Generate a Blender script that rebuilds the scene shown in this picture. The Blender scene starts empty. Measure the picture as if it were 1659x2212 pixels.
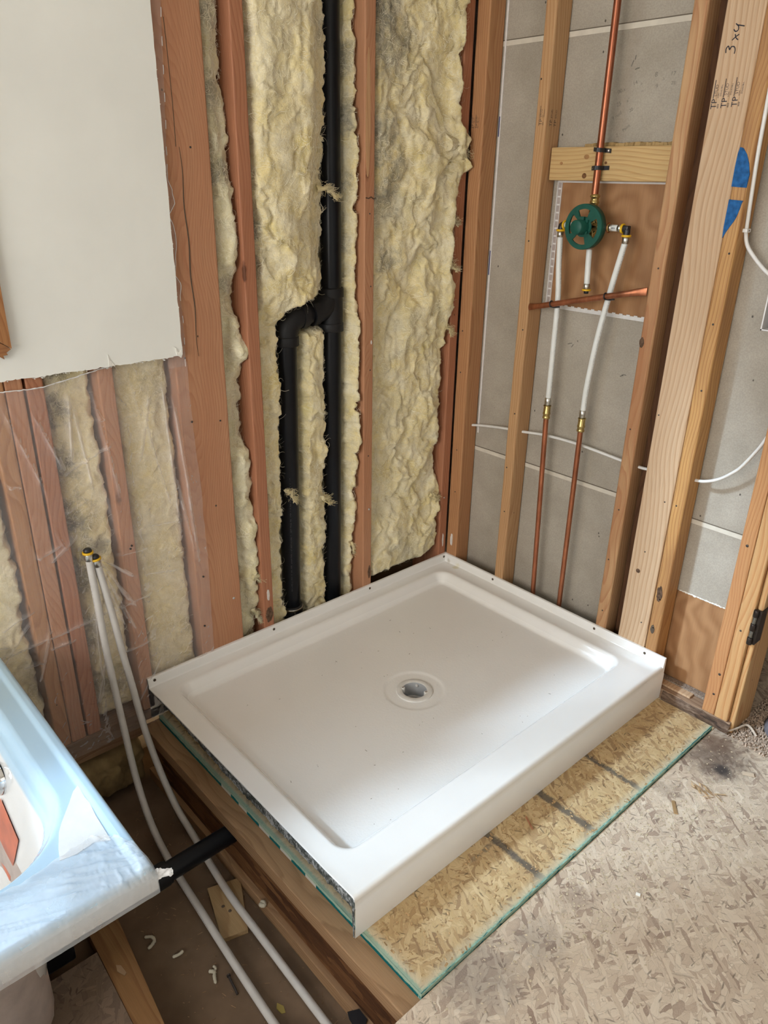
import bpy, bmesh, math, random
import numpy as np
from mathutils import Matrix, Vector
random.seed(7)
RNG = np.random.default_rng(11)
SC = bpy.context.scene
COL = SC.collection

# ------------------------------------------------------------------ camera
CAM_ROT = Matrix(((0.6685100658, -0.3123274693, 0.6749413633),
                  (0.7435034120, 0.2596446752, -0.6162688690),
                  (0.0172327652, 0.9138031487, 0.4057916180)))
cd = bpy.data.cameras.new('camera'); cam = bpy.data.objects.new('camera', cd); COL.objects.link(cam)
cam.matrix_world = Matrix.Translation((1.7293854, -1.9020891, 1.4399528)) @ CAM_ROT.to_4x4()
cd.sensor_width = 36.0; cd.sensor_fit = 'AUTO'; cd.lens = 1618.07 / 2212 * 36.0
cd.clip_start = 0.02
SC.camera = cam

# ------------------------------------------------------------------ world, lights, exposure
vs = SC.view_settings
vs.view_transform = 'Standard'; vs.look = 'None'; vs.gamma = 1.0; vs.use_curve_mapping = False
vs.exposure = 0.0
SC.cycles.use_denoising = True
SC.cycles.max_bounces = 6; SC.cycles.diffuse_bounces = 4; SC.cycles.glossy_bounces = 2; SC.cycles.transmission_bounces = 2; SC.cycles.transparent_max_bounces = 8
SC.cycles.caustics_reflective = False; SC.cycles.caustics_refractive = False
SC.cycles.use_adaptive_sampling = True; SC.cycles.adaptive_threshold = 0.08; SC.cycles.adaptive_min_samples = 12
SC.cycles.sample_clamp_indirect = 6.0
W = bpy.data.worlds.new('daylight'); SC.world = W; W.use_nodes = True
wn = W.node_tree; wn.nodes.clear()
wo = wn.nodes.new('ShaderNodeOutputWorld'); wb = wn.nodes.new('ShaderNodeBackground')
wt = wn.nodes.new('ShaderNodeTexCoord'); wx = wn.nodes.new('ShaderNodeSeparateXYZ'); wr = wn.nodes.new('ShaderNodeValToRGB')
wn.links.new(wt.outputs['Generated'], wx.inputs[0]); wn.links.new(wx.outputs['Z'], wr.inputs[0])
wr.color_ramp.elements[0].position = 0.0; wr.color_ramp.elements[0].color = (.20, .20, .17, 1)
wr.color_ramp.elements[1].position = 0.06; wr.color_ramp.elements[1].color = (.58, .79, 1.0, 1)
wn.links.new(wr.outputs[0], wb.inputs[0]); wn.links.new(wb.outputs[0], wo.inputs[0])
wb.inputs[1].default_value = 8.0

def area(name, loc, target, sx, sy, power, color, portal=False):
    ld = bpy.data.lights.new(name, 'AREA'); ld.shape = 'RECTANGLE'; ld.size = sx; ld.size_y = sy
    ld.energy = power; ld.color = color
    o = bpy.data.objects.new(name, ld); COL.objects.link(o)
    o.location = loc
    d = Vector(target) - Vector(loc); o.rotation_euler = d.to_track_quat('-Z', 'Z' if abs(d.z) < .9*d.length else 'Y').to_euler()
    if portal: ld.cycles.is_portal = True
    return o
# window beside the tub: portal for the sky outside
area('window_portal', (-0.165, -2.39, 1.955), (1, -2.39, 1.955), 1.81, 1.59, 1, (1, 1, 1), True)
# hazy sun through the same window
sd_ = bpy.data.lights.new('hazy_sun', 'SUN'); sd_.energy = 3.3; sd_.angle = math.radians(5.0); sd_.color = (.64, .82, 1.0)
so = bpy.data.objects.new('hazy_sun', sd_); COL.objects.link(so); so.rotation_euler = Vector((.52, 1.0, -.82)).to_track_quat('-Z', 'Y').to_euler()
# soft fill lamps added behind the camera and at the right, no windows built
area('rear_fill', (1.25, -4.05, 1.55), (0.9, 0, 0.9), 2.2, 1.5, 76, (1.0, .965, .92))
area('side_fill', (3.5, -1.6, 1.7), (0.3, -0.6, 0.9), 1.6, 1.4, 6, (1.0, .965, .92))
# unseen fill lamp in the room beyond the doorway
area('next_room_fill', (1.9, .75, 2.2), (1.5, .3, 0), 1.0, 1.0, .12, (1, .95, .9))

# ------------------------------------------------------------------ noise helpers
def _hash(ix, iy, iz, seed):
    h = (ix.astype(np.int64) * 374761393 + iy.astype(np.int64) * 668265263 + iz.astype(np.int64) * 2147483647 + seed * 974634541) & 0xffffffff
    h = ((h ^ (h >> 13)) * 1274126177) & 0xffffffff
    h = ((h ^ (h >> 16)) * 2246822519) & 0xffffffff
    return ((h ^ (h >> 15)) & 0xffffff) / float(0xffffff)
def vnoise(x, y, z, seed=0):
    x, y, z = np.broadcast_arrays(np.asarray(x, float), np.asarray(y, float), np.asarray(z, float))
    ix, iy, iz = np.floor(x).astype(int), np.floor(y).astype(int), np.floor(z).astype(int)
    fx, fy, fz = x - ix, y - iy, z - iz
    fx, fy, fz = [f * f * f * (f * (f * 6 - 15) + 10) for f in (fx, fy, fz)]
    r = 0
    for dx in (0, 1):
        for dy in (0, 1):
            for dz in (0, 1):
                r = r + _hash(ix + dx, iy + dy, iz + dz, seed) * (fx if dx else 1 - fx) * (fy if dy else 1 - fy) * (fz if dz else 1 - fz)
    return r * 2 - 1
def fbm(x, y, z, seed=0, octs=4, ridged=False):
    a, f, s, n = 1.0, 1.0, 0.0, 0.0
    for i in range(octs):
        v = vnoise(x * f, y * f, z * f, seed + i * 17)
        if ridged: v = 1 - 2 * np.abs(v)
        s = s + a * v; n += a; a *= .5; f *= 2.03
    return s / n
def sstep(a, b, x):
    t = np.clip((x - a) / (b - a), 0, 1); return t * t * (3 - 2 * t)

# ------------------------------------------------------------------ material helpers
class NB:
    def __init__(s, name):
        s.m = bpy.data.materials.new(name); s.m.use_nodes = True; s.t = s.m.node_tree
        s.b = s.t.nodes['Principled BSDF']; s.out = s.t.nodes['Material Output']
    def n(s, typ, props=None, **ins):
        k = s.t.nodes.new(typ)
        for a, v in (props or {}).items(): setattr(k, a, v)
        for a, v in ins.items():
            key = int(a[1:]) if a[0] == 'i' and a[1:].isdigit() else a
            s.put(k.inputs[key], v)
        return k
    def put(s, sock, v):
        if hasattr(v, 'is_output') or isinstance(v, bpy.types.NodeSocket): s.t.links.new(v, sock)
        elif isinstance(v, (tuple, list)) and len(v) == 3 and sock.type == 'RGBA': sock.default_value = (*v, 1)
        else: sock.default_value = v
    def math(s, op, a, b=0.0, c=None, clamp=False):
        k = s.n('ShaderNodeMath', {'operation': op, 'use_clamp': clamp}); s.put(k.inputs[0], a); s.put(k.inputs[1], b)
        if c is not None: s.put(k.inputs[2], c)
        return k.outputs[0]
    def obj(s): return s.n('ShaderNodeTexCoord').outputs['Object']
    def mapping(s, vec, loc=(0, 0, 0), rot=(0, 0, 0), scale=(1, 1, 1)):
        k = s.n('ShaderNodeMapping'); s.put(k.inputs[0], vec)
        k.inputs['Location'].default_value = loc; k.inputs['Rotation'].default_value = rot; k.inputs['Scale'].default_value = scale
        return k.outputs[0]
    def noise(s, vec, scale, detail=3, rough=.5, dist=0, out=0):
        k = s.n('ShaderNodeTexNoise'); s.put(k.inputs['Vector'], vec); k.inputs['Scale'].default_value = scale
        k.inputs['Detail'].default_value = detail; k.inputs['Roughness'].default_value = rough; k.inputs['Distortion'].default_value = dist
        return k.outputs[out]
    def voro(s, vec, scale, feature='F1', rand=1.0):
        k = s.n('ShaderNodeTexVoronoi', {'feature': feature}); s.put(k.inputs['Vector'], vec); k.inputs['Scale'].default_value = scale
        k.inputs['Randomness'].default_value = rand; return k
    def ramp(s, fac, stops):
        k = s.n('ShaderNodeValToRGB'); s.put(k.inputs[0], fac); cr = k.color_ramp
        while len(cr.elements) < len(stops): cr.elements.new(.5)
        for e, (p, c) in zip(cr.elements, stops):
            e.position = p; e.color = (c, c, c, 1) if isinstance(c, (int, float)) else (*c, 1)
        return k.outputs[0]
    def mix(s, fac, a, b, blend='MIX'):
        k = s.n('ShaderNodeMix', {'data_type': 'RGBA', 'blend_type': blend}); s.put(k.inputs[0], fac); s.put(k.inputs[6], a); s.put(k.inputs[7], b)
        return k.outputs[2]
    def vadd(s, a, b, op='ADD'):
        k = s.n('ShaderNodeVectorMath', {'operation': op}); s.put(k.inputs[0], a); s.put(k.inputs[1], b); return k.outputs[0]
    def vscale(s, a, f):
        k = s.n('ShaderNodeVectorMath', {'operation': 'SCALE'}); s.put(k.inputs[0], a); s.put(k.inputs['Scale'], f); return k.outputs[0]
    def bump(s, h, strength=.3, dist=.002):
        k = s.n('ShaderNodeBump'); s.put(k.inputs['Height'], h); k.inputs['Strength'].default_value = strength; k.inputs['Distance'].default_value = dist
        s.t.links.new(k.outputs[0], s.b.inputs['Normal'])
    def fin(s, color=None, rough=.5, metal=0, spec=.5, coat=0):
        if color is not None: s.put(s.b.inputs['Base Color'], color)
        s.put(s.b.inputs['Roughness'], rough); s.b.inputs['Metallic'].default_value = metal
        s.b.inputs['Specular IOR Level'].default_value = spec; s.b.inputs['Coat Weight'].default_value = coat
        return s.m

def plain(name, color, rough=.5, metal=0, spec=.5, coat=0, var=.08, vscale=30, bump=0):
    s = NB(name); o = s.obj(); nz = s.noise(o, vscale, 4)
    dark = tuple(c * (1 - var) for c in color); lite = tuple(min(1, c * (1 + var)) for c in color)
    c = s.ramp(nz, [(.3, dark), (.7, lite)])
    if bump: s.bump(s.noise(o, vscale * 6, 3), bump, .001)
    return s.fin(c, rough, metal, spec, coat)

def wood(name, light, dark, stain, seed=0, rings=34, rough=.62, stain_amt=.5, pith=(.05, .07), tilt=.03, axis='Z', spec=.25, contrast=1.0, knots=True):
    s = NB(name); r = random.Random(seed)
    o = s.obj()
    if axis == 'X': o = s.mapping(o, rot=(0, math.pi / 2, 0))
    if axis == 'Y': o = s.mapping(o, rot=(math.pi / 2, 0, 0))
    info = s.n('ShaderNodeObjectInfo').outputs['Random']
    off = s.n('ShaderNodeCombineXYZ'); s.put(off.inputs[2], s.math('MULTIPLY', info, 17.0)); s.put(off.inputs[0], s.math('MULTIPLY', info, .02))
    o = s.vadd(o, off.outputs[0])
    st = s.mapping(o, scale=(1, 1, .10))
    w = s.noise(st, 14, 3, .5, 0, 1); w = s.vscale(s.vadd(w, (.5, .5, .5), 'SUBTRACT'), .030)
    bend = s.noise(s.mapping(o, scale=(.3, .3, 1.4)), 1.6, 1, .5, 0, 1); bend = s.vscale(s.vadd(bend, (.5, .5, .5), 'SUBTRACT'), .10)
    g = s.vadd(s.vadd(s.mapping(o, loc=(pith[0], pith[1], 0), rot=(tilt, tilt * .6, 0), scale=(1, 1, .02)), w), bend)
    wave = s.n('ShaderNodeTexWave', {'wave_type': 'RINGS', 'rings_direction': 'Z', 'wave_profile': 'SAW'}); s.put(wave.inputs['Vector'], g)
    wave.inputs['Scale'].default_value = rings; wave.inputs['Distortion'].default_value = .6; wave.inputs['Detail'].default_value = 2
    ringf = s.ramp(wave.outputs['Fac'], [(0, 0), (.55, .25 * contrast), (.9, .85 * contrast), (1, .15)])
    col = s.mix(ringf, light, dark)
    big = s.ramp(s.noise(s.mapping(o, scale=(2.2, 2.2, .35)), 6, 3), [(.42, 0), (.66, 1)])
    col = s.mix(s.math('MULTIPLY', big, stain_amt), col, stain)
    fib = s.noise(s.mapping(o, scale=(1, 1, .022)), 520, 3, .6)
    col = s.mix(.32, col, s.ramp(fib, [(.3, .45), (.7, 1.0)]), 'MULTIPLY')
    hgt = s.math('ADD', s.math('MULTIPLY', ringf, .35), fib)
    if knots:
        kv = s.vadd(s.mapping(o, scale=(7, 7, 3.0)), s.vscale(s.noise(o, 60, 2, .5, 0, 1), .06))
        v = s.voro(kv, 1.0); rnd = s.n('ShaderNodeSeparateColor'); s.put(rnd.inputs[0], v.outputs['Color'])
        sel = s.math('GREATER_THAN', rnd.outputs[0], .52)
        core = s.math('MULTIPLY', s.ramp(v.outputs['Distance'], [(.055, 1), (.085, 0)]), sel)
        halo = s.math('MULTIPLY', s.ramp(v.outputs['Distance'], [(.06, .8), (.20, 0)]), sel)
        col = s.mix(s.math('MULTIPLY', halo, .55), col, dark)
        col = s.mix(s.math('MULTIPLY', core, .85), col, tuple(c * .28 for c in dark))
    specks = s.voro(s.mapping(o, scale=(26, 26, 16)), 1.0)
    sr = s.n('ShaderNodeSeparateColor'); s.put(sr.inputs[0], specks.outputs['Color'])
    sm = s.math('MULTIPLY', s.ramp(specks.outputs['Distance'], [(.035, 1), (.06, 0)]), s.math('GREATER_THAN', sr.outputs[1], .86))
    col = s.mix(sm, col, (.05, .03, .02))
    s.bump(hgt, .16, .0012)
    return s.fin(col, rough, 0, spec)

def osb(name, cols, seed=0, scale=1.0, dust=(.62, .55, .47), dust_amt=.35, extra=None, gap=.25):
    s = NB(name); r = random.Random(seed); o = s.obj()
    o = s.vadd(o, s.vscale(s.vadd(s.noise(o, 22, 3, .6, 0, 1), (.5, .5, .5), 'SUBTRACT'), .018))
    col = None; hgt = None
    for i in range(9):
        ang = i * 2.399 + r.uniform(-.3, .3)
        k_ = 1.0 if i < 5 else 1.9
        sx, sy = r.uniform(7, 12) * scale * k_, r.uniform(30, 70) * scale * k_
        v = s.mapping(s.mapping(o, loc=(r.uniform(-3, 3), r.uniform(-3, 3), 0), rot=(0, 0, ang)), scale=(sx, sy, .01))
        vo = s.voro(v, 1.0, 'F1', 1.0)
        sep = s.n('ShaderNodeSeparateColor'); s.put(sep.inputs[0], vo.outputs['Color'])
        grain = s.noise(s.mapping(v, scale=(.5, 6, 1)), 2.2, 3, .6)
        c = s.ramp(sep.outputs[0], [(j / (len(cols) - 1), k) for j, k in enumerate(cols)])
        c = s.mix(.35, c, s.ramp(grain, [(.3, .55), (.7, 1.08)]), 'MULTIPLY')
        ed = s.voro(v, 1.0, 'DISTANCE_TO_EDGE', 1.0)
        edge = s.ramp(ed.outputs['Distance'], [(0, 1), (.05, 0)])
        if col is None: col = c; hgt = sep.outputs[2]
        else:
            mask = s.math('GREATER_THAN', sep.outputs[1], .62 if i < 5 else .74)
            col = s.mix(mask, col, c)
            hgt = s.mix(mask, hgt, sep.outputs[2])
        col = s.mix(s.math('MULTIPLY', s.math('MULTIPLY', edge, gap), s.math('GREATER_THAN', sep.outputs[1], .75)), col, tuple(k * .3 for k in cols[0]))
    ob = s.obj()
    # thin dark splinter lines and specks of glue
    for i in range(3):
        v = s.mapping(s.mapping(o, loc=(i * 1.7, i, 0), rot=(0, 0, i * 1.1 + .4)), scale=(26, 130, .01))
        vo = s.voro(v, 1.0); sp = s.n('ShaderNodeSeparateColor'); s.put(sp.inputs[0], vo.outputs['Color'])
        mk = s.math('MULTIPLY', s.ramp(vo.outputs['Distance'], [(.18, 1), (.3, 0)]), s.math('GREATER_THAN', sp.outputs[0], .87))
        col = s.mix(s.math('MULTIPLY', mk, .7), col, tuple(k * .25 for k in cols[0]))
    dn = s.ramp(s.noise(ob, 7, 5, .65), [(.40, 0), (.66, 1)])
    fine = s.ramp(s.noise(ob, 420, 3, .7), [(.42, 0), (.6, 1)])
    col = s.mix(s.math('MULTIPLY', s.math('ADD', s.math('MULTIPLY', dn, .6), .4), s.math('MULTIPLY', s.math('ADD', s.math('MULTIPLY', fine, .5), .5), dust_amt)), col, dust)
    if extra: col = extra(s, ob, col)
    s.bump(s.math('ADD', hgt, s.math('MULTIPLY', s.noise(ob, 300, 3), .4)), .30, .0015)
    return s.fin(col, .8, 0, .2)

def smask(s, x, lo, hi):
    k = s.n('ShaderNodeMapRange', {'interpolation_type': 'SMOOTHSTEP'}); s.put(k.inputs[0], x)
    k.inputs[1].default_value = lo; k.inputs[2].default_value = hi; return k.outputs[0]
def spot(s, ob, c, r, wob=.5):
    d = s.n('ShaderNodeVectorMath', {'operation': 'DISTANCE'}); s.put(d.inputs[0], ob); d.inputs[1].default_value = c
    nz = s.math('MULTIPLY', s.math('SUBTRACT', s.noise(ob, 28, 4, .65), .5), r * 2.2 * wob)
    return smask(s, s.math('ADD', d.outputs['Value'], nz), r, r * .25)
def sepxyz(s, v):
    k = s.n('ShaderNodeSeparateXYZ'); s.put(k.inputs[0], v); return k.outputs

# ------------------------------------------------------------------ mesh helpers
class MB:
    def __init__(s): s.v = []; s.f = []; s.sm = []
    def add(s, v, f, smooth=False):
        b = len(s.v); s.v += [tuple(map(float, p)) for p in v]; s.f += [tuple(i + b for i in q) for q in f]; s.sm += [smooth] * len(f); return s
    def box(s, x0, x1, y0, y1, z0, z1, bev=0, top=(0, 0), seg=2):
        bm = bmesh.new(); bmesh.ops.create_cube(bm, size=1)
        for v in bm.verts: v.co = Vector((x0 + (x1 - x0) * (v.co.x + .5), y0 + (y1 - y0) * (v.co.y + .5), z0 + (z1 - z0) * (v.co.z + .5)))
        if bev: bmesh.ops.bevel(bm, geom=list(bm.edges), offset=bev, segments=seg, affect='EDGES', profile=.5)
        if top != (0, 0):
            for v in bm.verts:
                t = (v.co.z - z0) / (z1 - z0); v.co.x += top[0] * t; v.co.y += top[1] * t
        return s.frombm(bm)
    def frombm(s, bm, smooth=False):
        bm.verts.index_update()
        s.add([v.co[:] for v in bm.verts], [[v.index for v in f.verts] for f in bm.faces], smooth); bm.free(); return s
    def tube(s, path, r, n=14, cap=True, flat=1.0, smooth=True):
        P = [Vector(p) for p in path]; rs = r if isinstance(r, (list, tuple)) else [r] * len(P)
        T = []
        for i in range(len(P)):
            d = (P[min(i + 1, len(P) - 1)] - P[max(i - 1, 0)]); T.append(d.normalized())
        up = Vector((0, 0, 1)) if abs(T[0].z) < .9 else Vector((1, 0, 0))
        N = (up - T[0] * up.dot(T[0])).normalized(); vs_ = []; fs = []
        for i, p in enumerate(P):
            N = (N - T[i] * N.dot(T[i])).normalized(); B = T[i].cross(N)
            for k in range(n):
                a = 2 * math.pi * k / n; vs_.append(p + N * math.cos(a) * rs[i] + B * math.sin(a) * rs[i] * flat)
        for i in range(len(P) - 1):
            for k in range(n): fs.append((i * n + k, i * n + (k + 1) % n, (i + 1) * n + (k + 1) % n, (i + 1) * n + k))
        s.add(vs_, fs, smooth)
        if cap: s.add(vs_[:n], [tuple(range(n))[::-1]]); s.add(vs_[-n:], [tuple(range(n))])
        return s
    def lathe(s, prof, c, axis='z', n=32, smooth=True, closed=False):
        # prof: list of (r, h) along the axis
        vs_ = []; fs = []
        for r, h in prof:
            for k in range(n):
                a = 2 * math.pi * k / n; p = (r * math.cos(a), r * math.sin(a), h)
                if axis == 'y': p = (p[0], h, p[1])
                if axis == 'x': p = (h, p[0], p[1])
                vs_.append((p[0] + c[0], p[1] + c[1], p[2] + c[2]))
        m = len(prof)
        for i in range(m if closed else m - 1):
            j = (i + 1) % m
            for k in range(n): fs.append((i * n + k, i * n + (k + 1) % n, j * n + (k + 1) % n, j * n + k))
        return s.add(vs_, fs, smooth)
    def disc(s, c, r, axis='z', n=20):
        vs_ = []
        for k in range(n):
            a = 2 * math.pi * k / n; p = (r * math.cos(a), r * math.sin(a), 0)
            if axis == 'y': p = (p[0], 0, p[1])
            if axis == 'x': p = (0, p[0], p[1])
            vs_.append((p[0] + c[0], p[1] + c[1], p[2] + c[2]))
        return s.add(vs_, [tuple(range(n))])
    def prism(s, poly, h0, h1, plane='xy'):
        def P(a, b, h): return (a, b, h) if plane == 'xy' else ((a, h, b) if plane == 'xz' else (h, a, b))
        n = len(poly); v = [P(a, b, h0) for a, b in poly] + [P(a, b, h1) for a, b in poly]
        f = [tuple(range(n))[::-1], tuple(range(n, 2 * n))] + [(i, (i + 1) % n, n + (i + 1) % n, n + i) for i in range(n)]
        return s.add(v, f)
    def grid(s, X, Y, Z, mask=None, smooth=True):
        nu, nv = X.shape; P = np.stack([X, Y, Z], -1).reshape(-1, 3); fs = []
        for i in range(nu - 1):
            for j in range(nv - 1):
                if mask is None or mask[i, j]: fs.append((i * nv + j, (i + 1) * nv + j, (i + 1) * nv + j + 1, i * nv + j + 1))
        return s.add(P.tolist(), fs, smooth)
    def build(s, name, mat, parent=None, loc=None, label=None):
        me = bpy.data.meshes.new(name)
        V = np.array(s.v, float)
        if parent is not None: base = np.array(parent['_base'][:])
        elif loc is not None: base = np.array(loc, float)
        else:
            lo, hi = V.min(0), V.max(0); base = np.array([(lo[0] + hi[0]) / 2, (lo[1] + hi[1]) / 2, lo[2]])
        me.from_pydata((V - base).tolist(), [], s.f)
        me.polygons.foreach_set('use_smooth', s.sm)
        bm = bmesh.new(); bm.from_mesh(me); bmesh.ops.recalc_face_normals(bm, faces=bm.faces); bm.to_mesh(me); bm.free()
        me.materials.append(mat); me.update()
        o = bpy.data.objects.new(name, me); COL.objects.link(o)
        o['_base'] = [float(b) for b in base]
        if parent is not None: o.parent = parent
        else: o.location = base
        if label: o['label'] = label
        return o
def tag(o, label, cat, group=None, kind=None):
    o['label'] = label; o['category'] = cat
    if group: o['group'] = group
    if kind: o['kind'] = kind
    return o
def thing(name, base, label, cat, group=None):
    o = bpy.data.objects.new(name, None); COL.objects.link(o); o.location = base; o.empty_display_size = .05
    o['_base'] = [float(b) for b in base]; return tag(o, label, cat, group)
def struct(o): o['kind'] = 'structure'; return o
def arc(c, r, a0, a1, n, u, v):
    c, u, v = Vector(c), Vector(u), Vector(v)
    return [c + u * (r * math.cos(a0 + (a1 - a0) * i / n)) + v * (r * math.sin(a0 + (a1 - a0) * i / n)) for i in range(n + 1)]
def spline(pts, n=8):
    P = [Vector(p) for p in pts]; P = [P[0] * 2 - P[1]] + P + [P[-1] * 2 - P[-2]]; out = []
    for i in range(1, len(P) - 2):
        for k in range(n):
            t = k / n; a, b, c, d = P[i - 1], P[i], P[i + 1], P[i + 2]
            out.append(.5 * ((2 * b) + (c - a) * t + (2 * a - 5 * b + 4 * c - d) * t * t + (3 * b - a - 3 * c + d) * t ** 3))
    out.append(P[-2]); return out
def text_mesh(name, body, size, M, mat, parent, extrude=.0002, bold=0):
    cu = bpy.data.curves.new(name, 'FONT'); cu.body = body; cu.size = size; cu.extrude = extrude; cu.offset = bold; cu.resolution_u = 3
    t = bpy.data.objects.new(name, cu); COL.objects.link(t)
    bpy.context.view_layer.update()
    me = bpy.data.meshes.new_from_object(t.evaluated_get(bpy.context.evaluated_depsgraph_get()))
    bpy.data.objects.remove(t); bpy.data.curves.remove(cu)
    me.transform(Matrix.Translation(-Vector(parent['_base'][:])) @ M); me.materials.clear(); me.materials.append(mat)
    o = bpy.data.objects.new(name, me); COL.objects.link(o); o.parent = parent; return o
def face_y(x, z, y, rot=0):   # text lying on a face that looks towards -y
    return Matrix.Translation((x, y, z)) @ Matrix.Rotation(rot, 4, 'Y') @ Matrix.Rotation(math.pi / 2, 4, 'X')

# ------------------------------------------------------------------ materials
M = {}
M['fir'] = wood('fir_red_wood', (.52, .27, .15), (.395, .165, .085), (.44, .19, .10), 1, 66, .6, .45, contrast=.75)
M['fir2'] = wood('fir_red_wood_dark', (.46, .21, .115), (.34, .13, .068), (.38, .15, .08), 2, 50, .6, .5, (.03, .1))
M['fir3'] = wood('fir_orange_wood', (.50, .265, .125), (.37, .165, .07), (.42, .19, .09), 3, 40, .6, .4)
M['tan'] = wood('pine_stud_wood', (.55, .34, .17), (.40, .20, .09), (.45, .23, .11), 4, 40, .62, .4)
M['pale'] = wood('pale_pine_wood', (.62, .44, .285), (.46, .28, .15), (.53, .345, .205), 5, 26, .65, .3, (.045, .02), .06)
M['orange'] = wood('orange_pine_wood', (.58, .33, .125), (.38, .17, .06), (.30, .14, .06), 6, 36, .55, .6)
M['jamb'] = wood('jamb_pine_wood', (.66, .42, .20), (.50, .22, .08), (.58, .30, .13), 7, 24, .5, .4, (.02, .05), .03)
M['jambred'] = wood('jamb_red_wood', (.58, .31, .14), (.45, .20, .08), (.50, .22, .10), 8, 38, .5, .5)
M['block'] = wood('block_pine_wood', (.62, .43, .20), (.47, .28, .11), (.55, .36, .16), 9, 30, .65, .3, (.02, .02), .05, 'X')
M['joist'] = wood('joist_flange_wood', (.40, .245, .13), (.28, .16, .08), (.24, .13, .065), 10, 36, .7, .5, (.05, .07), .03, 'X')
M['dark'] = wood('gap_shade_wood', (.12, .055, .025), (.07, .03, .014), (.09, .04, .018), 16, 40, .8, .4)  # near-black tone that stands in for shade in the stud gap
M['mixed'] = wood('two_tone_stud_wood', (.56, .35, .18), (.40, .19, .09), (.38, .165, .075), 17, 30, .62, .8, (.01, .09))
M['plate'] = wood('sill_plate_wood', (.42, .29, .19), (.26, .15, .09), (.20, .12, .08), 11, 34, .75, .6, (.05, .07), .03, 'X')
M['platey'] = wood('sill_plate_wood_left', (.30, .18, .10), (.19, .10, .05), (.14, .08, .04), 12, 34, .8, .6, (.05, .07), .03, 'Y')
M['lumber'] = wood('rough_lumber_wood', (.36, .20, .085), (.24, .12, .05), (.28, .15, .07), 13, 30, .8, .4, (.05, .07), .03, 'X')
M['scrap'] = wood('scrap_plywood', (.42, .29, .15), (.31, .19, .09), (.38, .25, .12), 14, 22, .8, .3, (.4, .2), .08, 'X', knots=False)
M['casing'] = wood('stained_casing_wood', (.42, .20, .08), (.27, .11, .04), (.33, .14, .05), 15, 40, .45, .4)
def ply_mat():
    s = NB('plywood_face'); o = s.obj()
    w = s.vscale(s.vadd(s.noise(o, 5, 2, .5, 0, 1), (.5, .5, .5), 'SUBTRACT'), .30)
    g = s.vadd(s.mapping(o, loc=(.05, 0, .1), scale=(1, 1, .35)), w)
    wv = s.n('ShaderNodeTexWave', {'wave_type': 'RINGS', 'rings_direction': 'Y'}); s.put(wv.inputs['Vector'], g)
    wv.inputs['Scale'].default_value = 6; wv.inputs['Distortion'].default_value = 2.0
    c = s.mix(wv.outputs['Fac'], (.40, .215, .10), (.31, .155, .068))
    st = s.ramp(s.noise(s.mapping(o, scale=(1.5, 1, .35)), 7, 3), [(.48, 0), (.70, 1)])
    c = s.mix(s.math('MULTIPLY', st, .45), c, (.235, .11, .045))
    fib = s.noise(s.mapping(o, scale=(1, 1, .05)), 300, 2)
    c = s.mix(.25, c, s.ramp(fib, [(.3, .6), (.7, 1.0)]), 'MULTIPLY')
    return s.fin(c, .6, 0, .3)
M['ply'] = ply_mat()
def drywall_back():
    s = NB('drywall_grey_back'); o = s.obj()
    c = s.ramp(s.noise(o, 9, 4, .6), [(.3, (.36, .32, .262)), (.7, (.435, .392, .328))])
    fl = s.ramp(s.noise(o, 260, 2, .5), [(.35, .9), (.65, 1.04)]); c = s.mix(1.0, c, fl, 'MULTIPLY')
    v = s.voro(s.mapping(o, scale=(30, .01, 22)), 1.0); sp = s.n('ShaderNodeSeparateColor'); s.put(sp.inputs[0], v.outputs['Color'])
    mk = s.math('MULTIPLY', s.ramp(v.outputs['Distance'], [(.05, 1), (.09, 0)]), s.math('GREATER_THAN', sp.outputs[0], .72))
    c = s.mix(s.math('MULTIPLY', mk, .85), c, (.05, .045, .04))
    x, y, z = sepxyz(s, o)
    sm = s.math('MULTIPLY', smask(s, s.math('ABSOLUTE', s.math('SUBTRACT', x, s.math('ADD', s.math('MULTIPLY', s.noise(o, 3, 2), .05), .46))), .03, .0), smask(s, z, .5, 1.2))
    c = s.mix(s.math('MULTIPLY', sm, .30), c, (.28, .22, .17))
    return s.fin(c, .9, 0, .1)
M['grey_dw'] = drywall_back()
M['seam'] = plain('drywall_paper_tape', (.62, .57, .48), .9, 0, .1)
M['groove'] = plain('dark_seam_joint', (.16, .13, .10), .9, 0, .1)  # dark colour of the joint line between wallboards
M['white_dw'] = plain('white_drywall_face', (.80, .805, .76), .75, 0, .25, 0, .03, 6, .03)
M['dw_edge'] = plain('broken_drywall_edge', (.80, .78, .72), .95, 0, .1, 0, .2, 60)
M['paint'] = plain('painted_wall', (.72, .69, .64), .9, 0, .1, 0, .03, 4)
M['sheath'] = plain('sheathing_board', (.25, .17, .10), .9, 0, .1, 0, .2, 14)
M['steel'] = plain('zinc_screw', (.62, .62, .62), .35, 1.0)
M['nail'] = plain('dark_nail', (.07, .06, .055), .5, .6)
M['hole'] = plain('screw_hole_dark', (.10, .075, .055), .9, 0, .1)
M['ink'] = plain('dark_ink', (.03, .032, .045), .7, 0, .1)
M['stamp'] = plain('faded_stamp_ink', (.115, .085, .065), .9, 0, .05, 0, .4, 220)
M['pencil'] = plain('pencil_marks', (.20, .185, .16), .9, 0, .05)
M['bluepaint'] = plain('blue_spray_paint', (.018, .10, .27), .75, 0, .2, 0, .35, 90)

# ------------------------------------------------------------------ STRUCTURE
YD = 0.070        # face of the grey wallboard behind the right-hand studs
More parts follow.
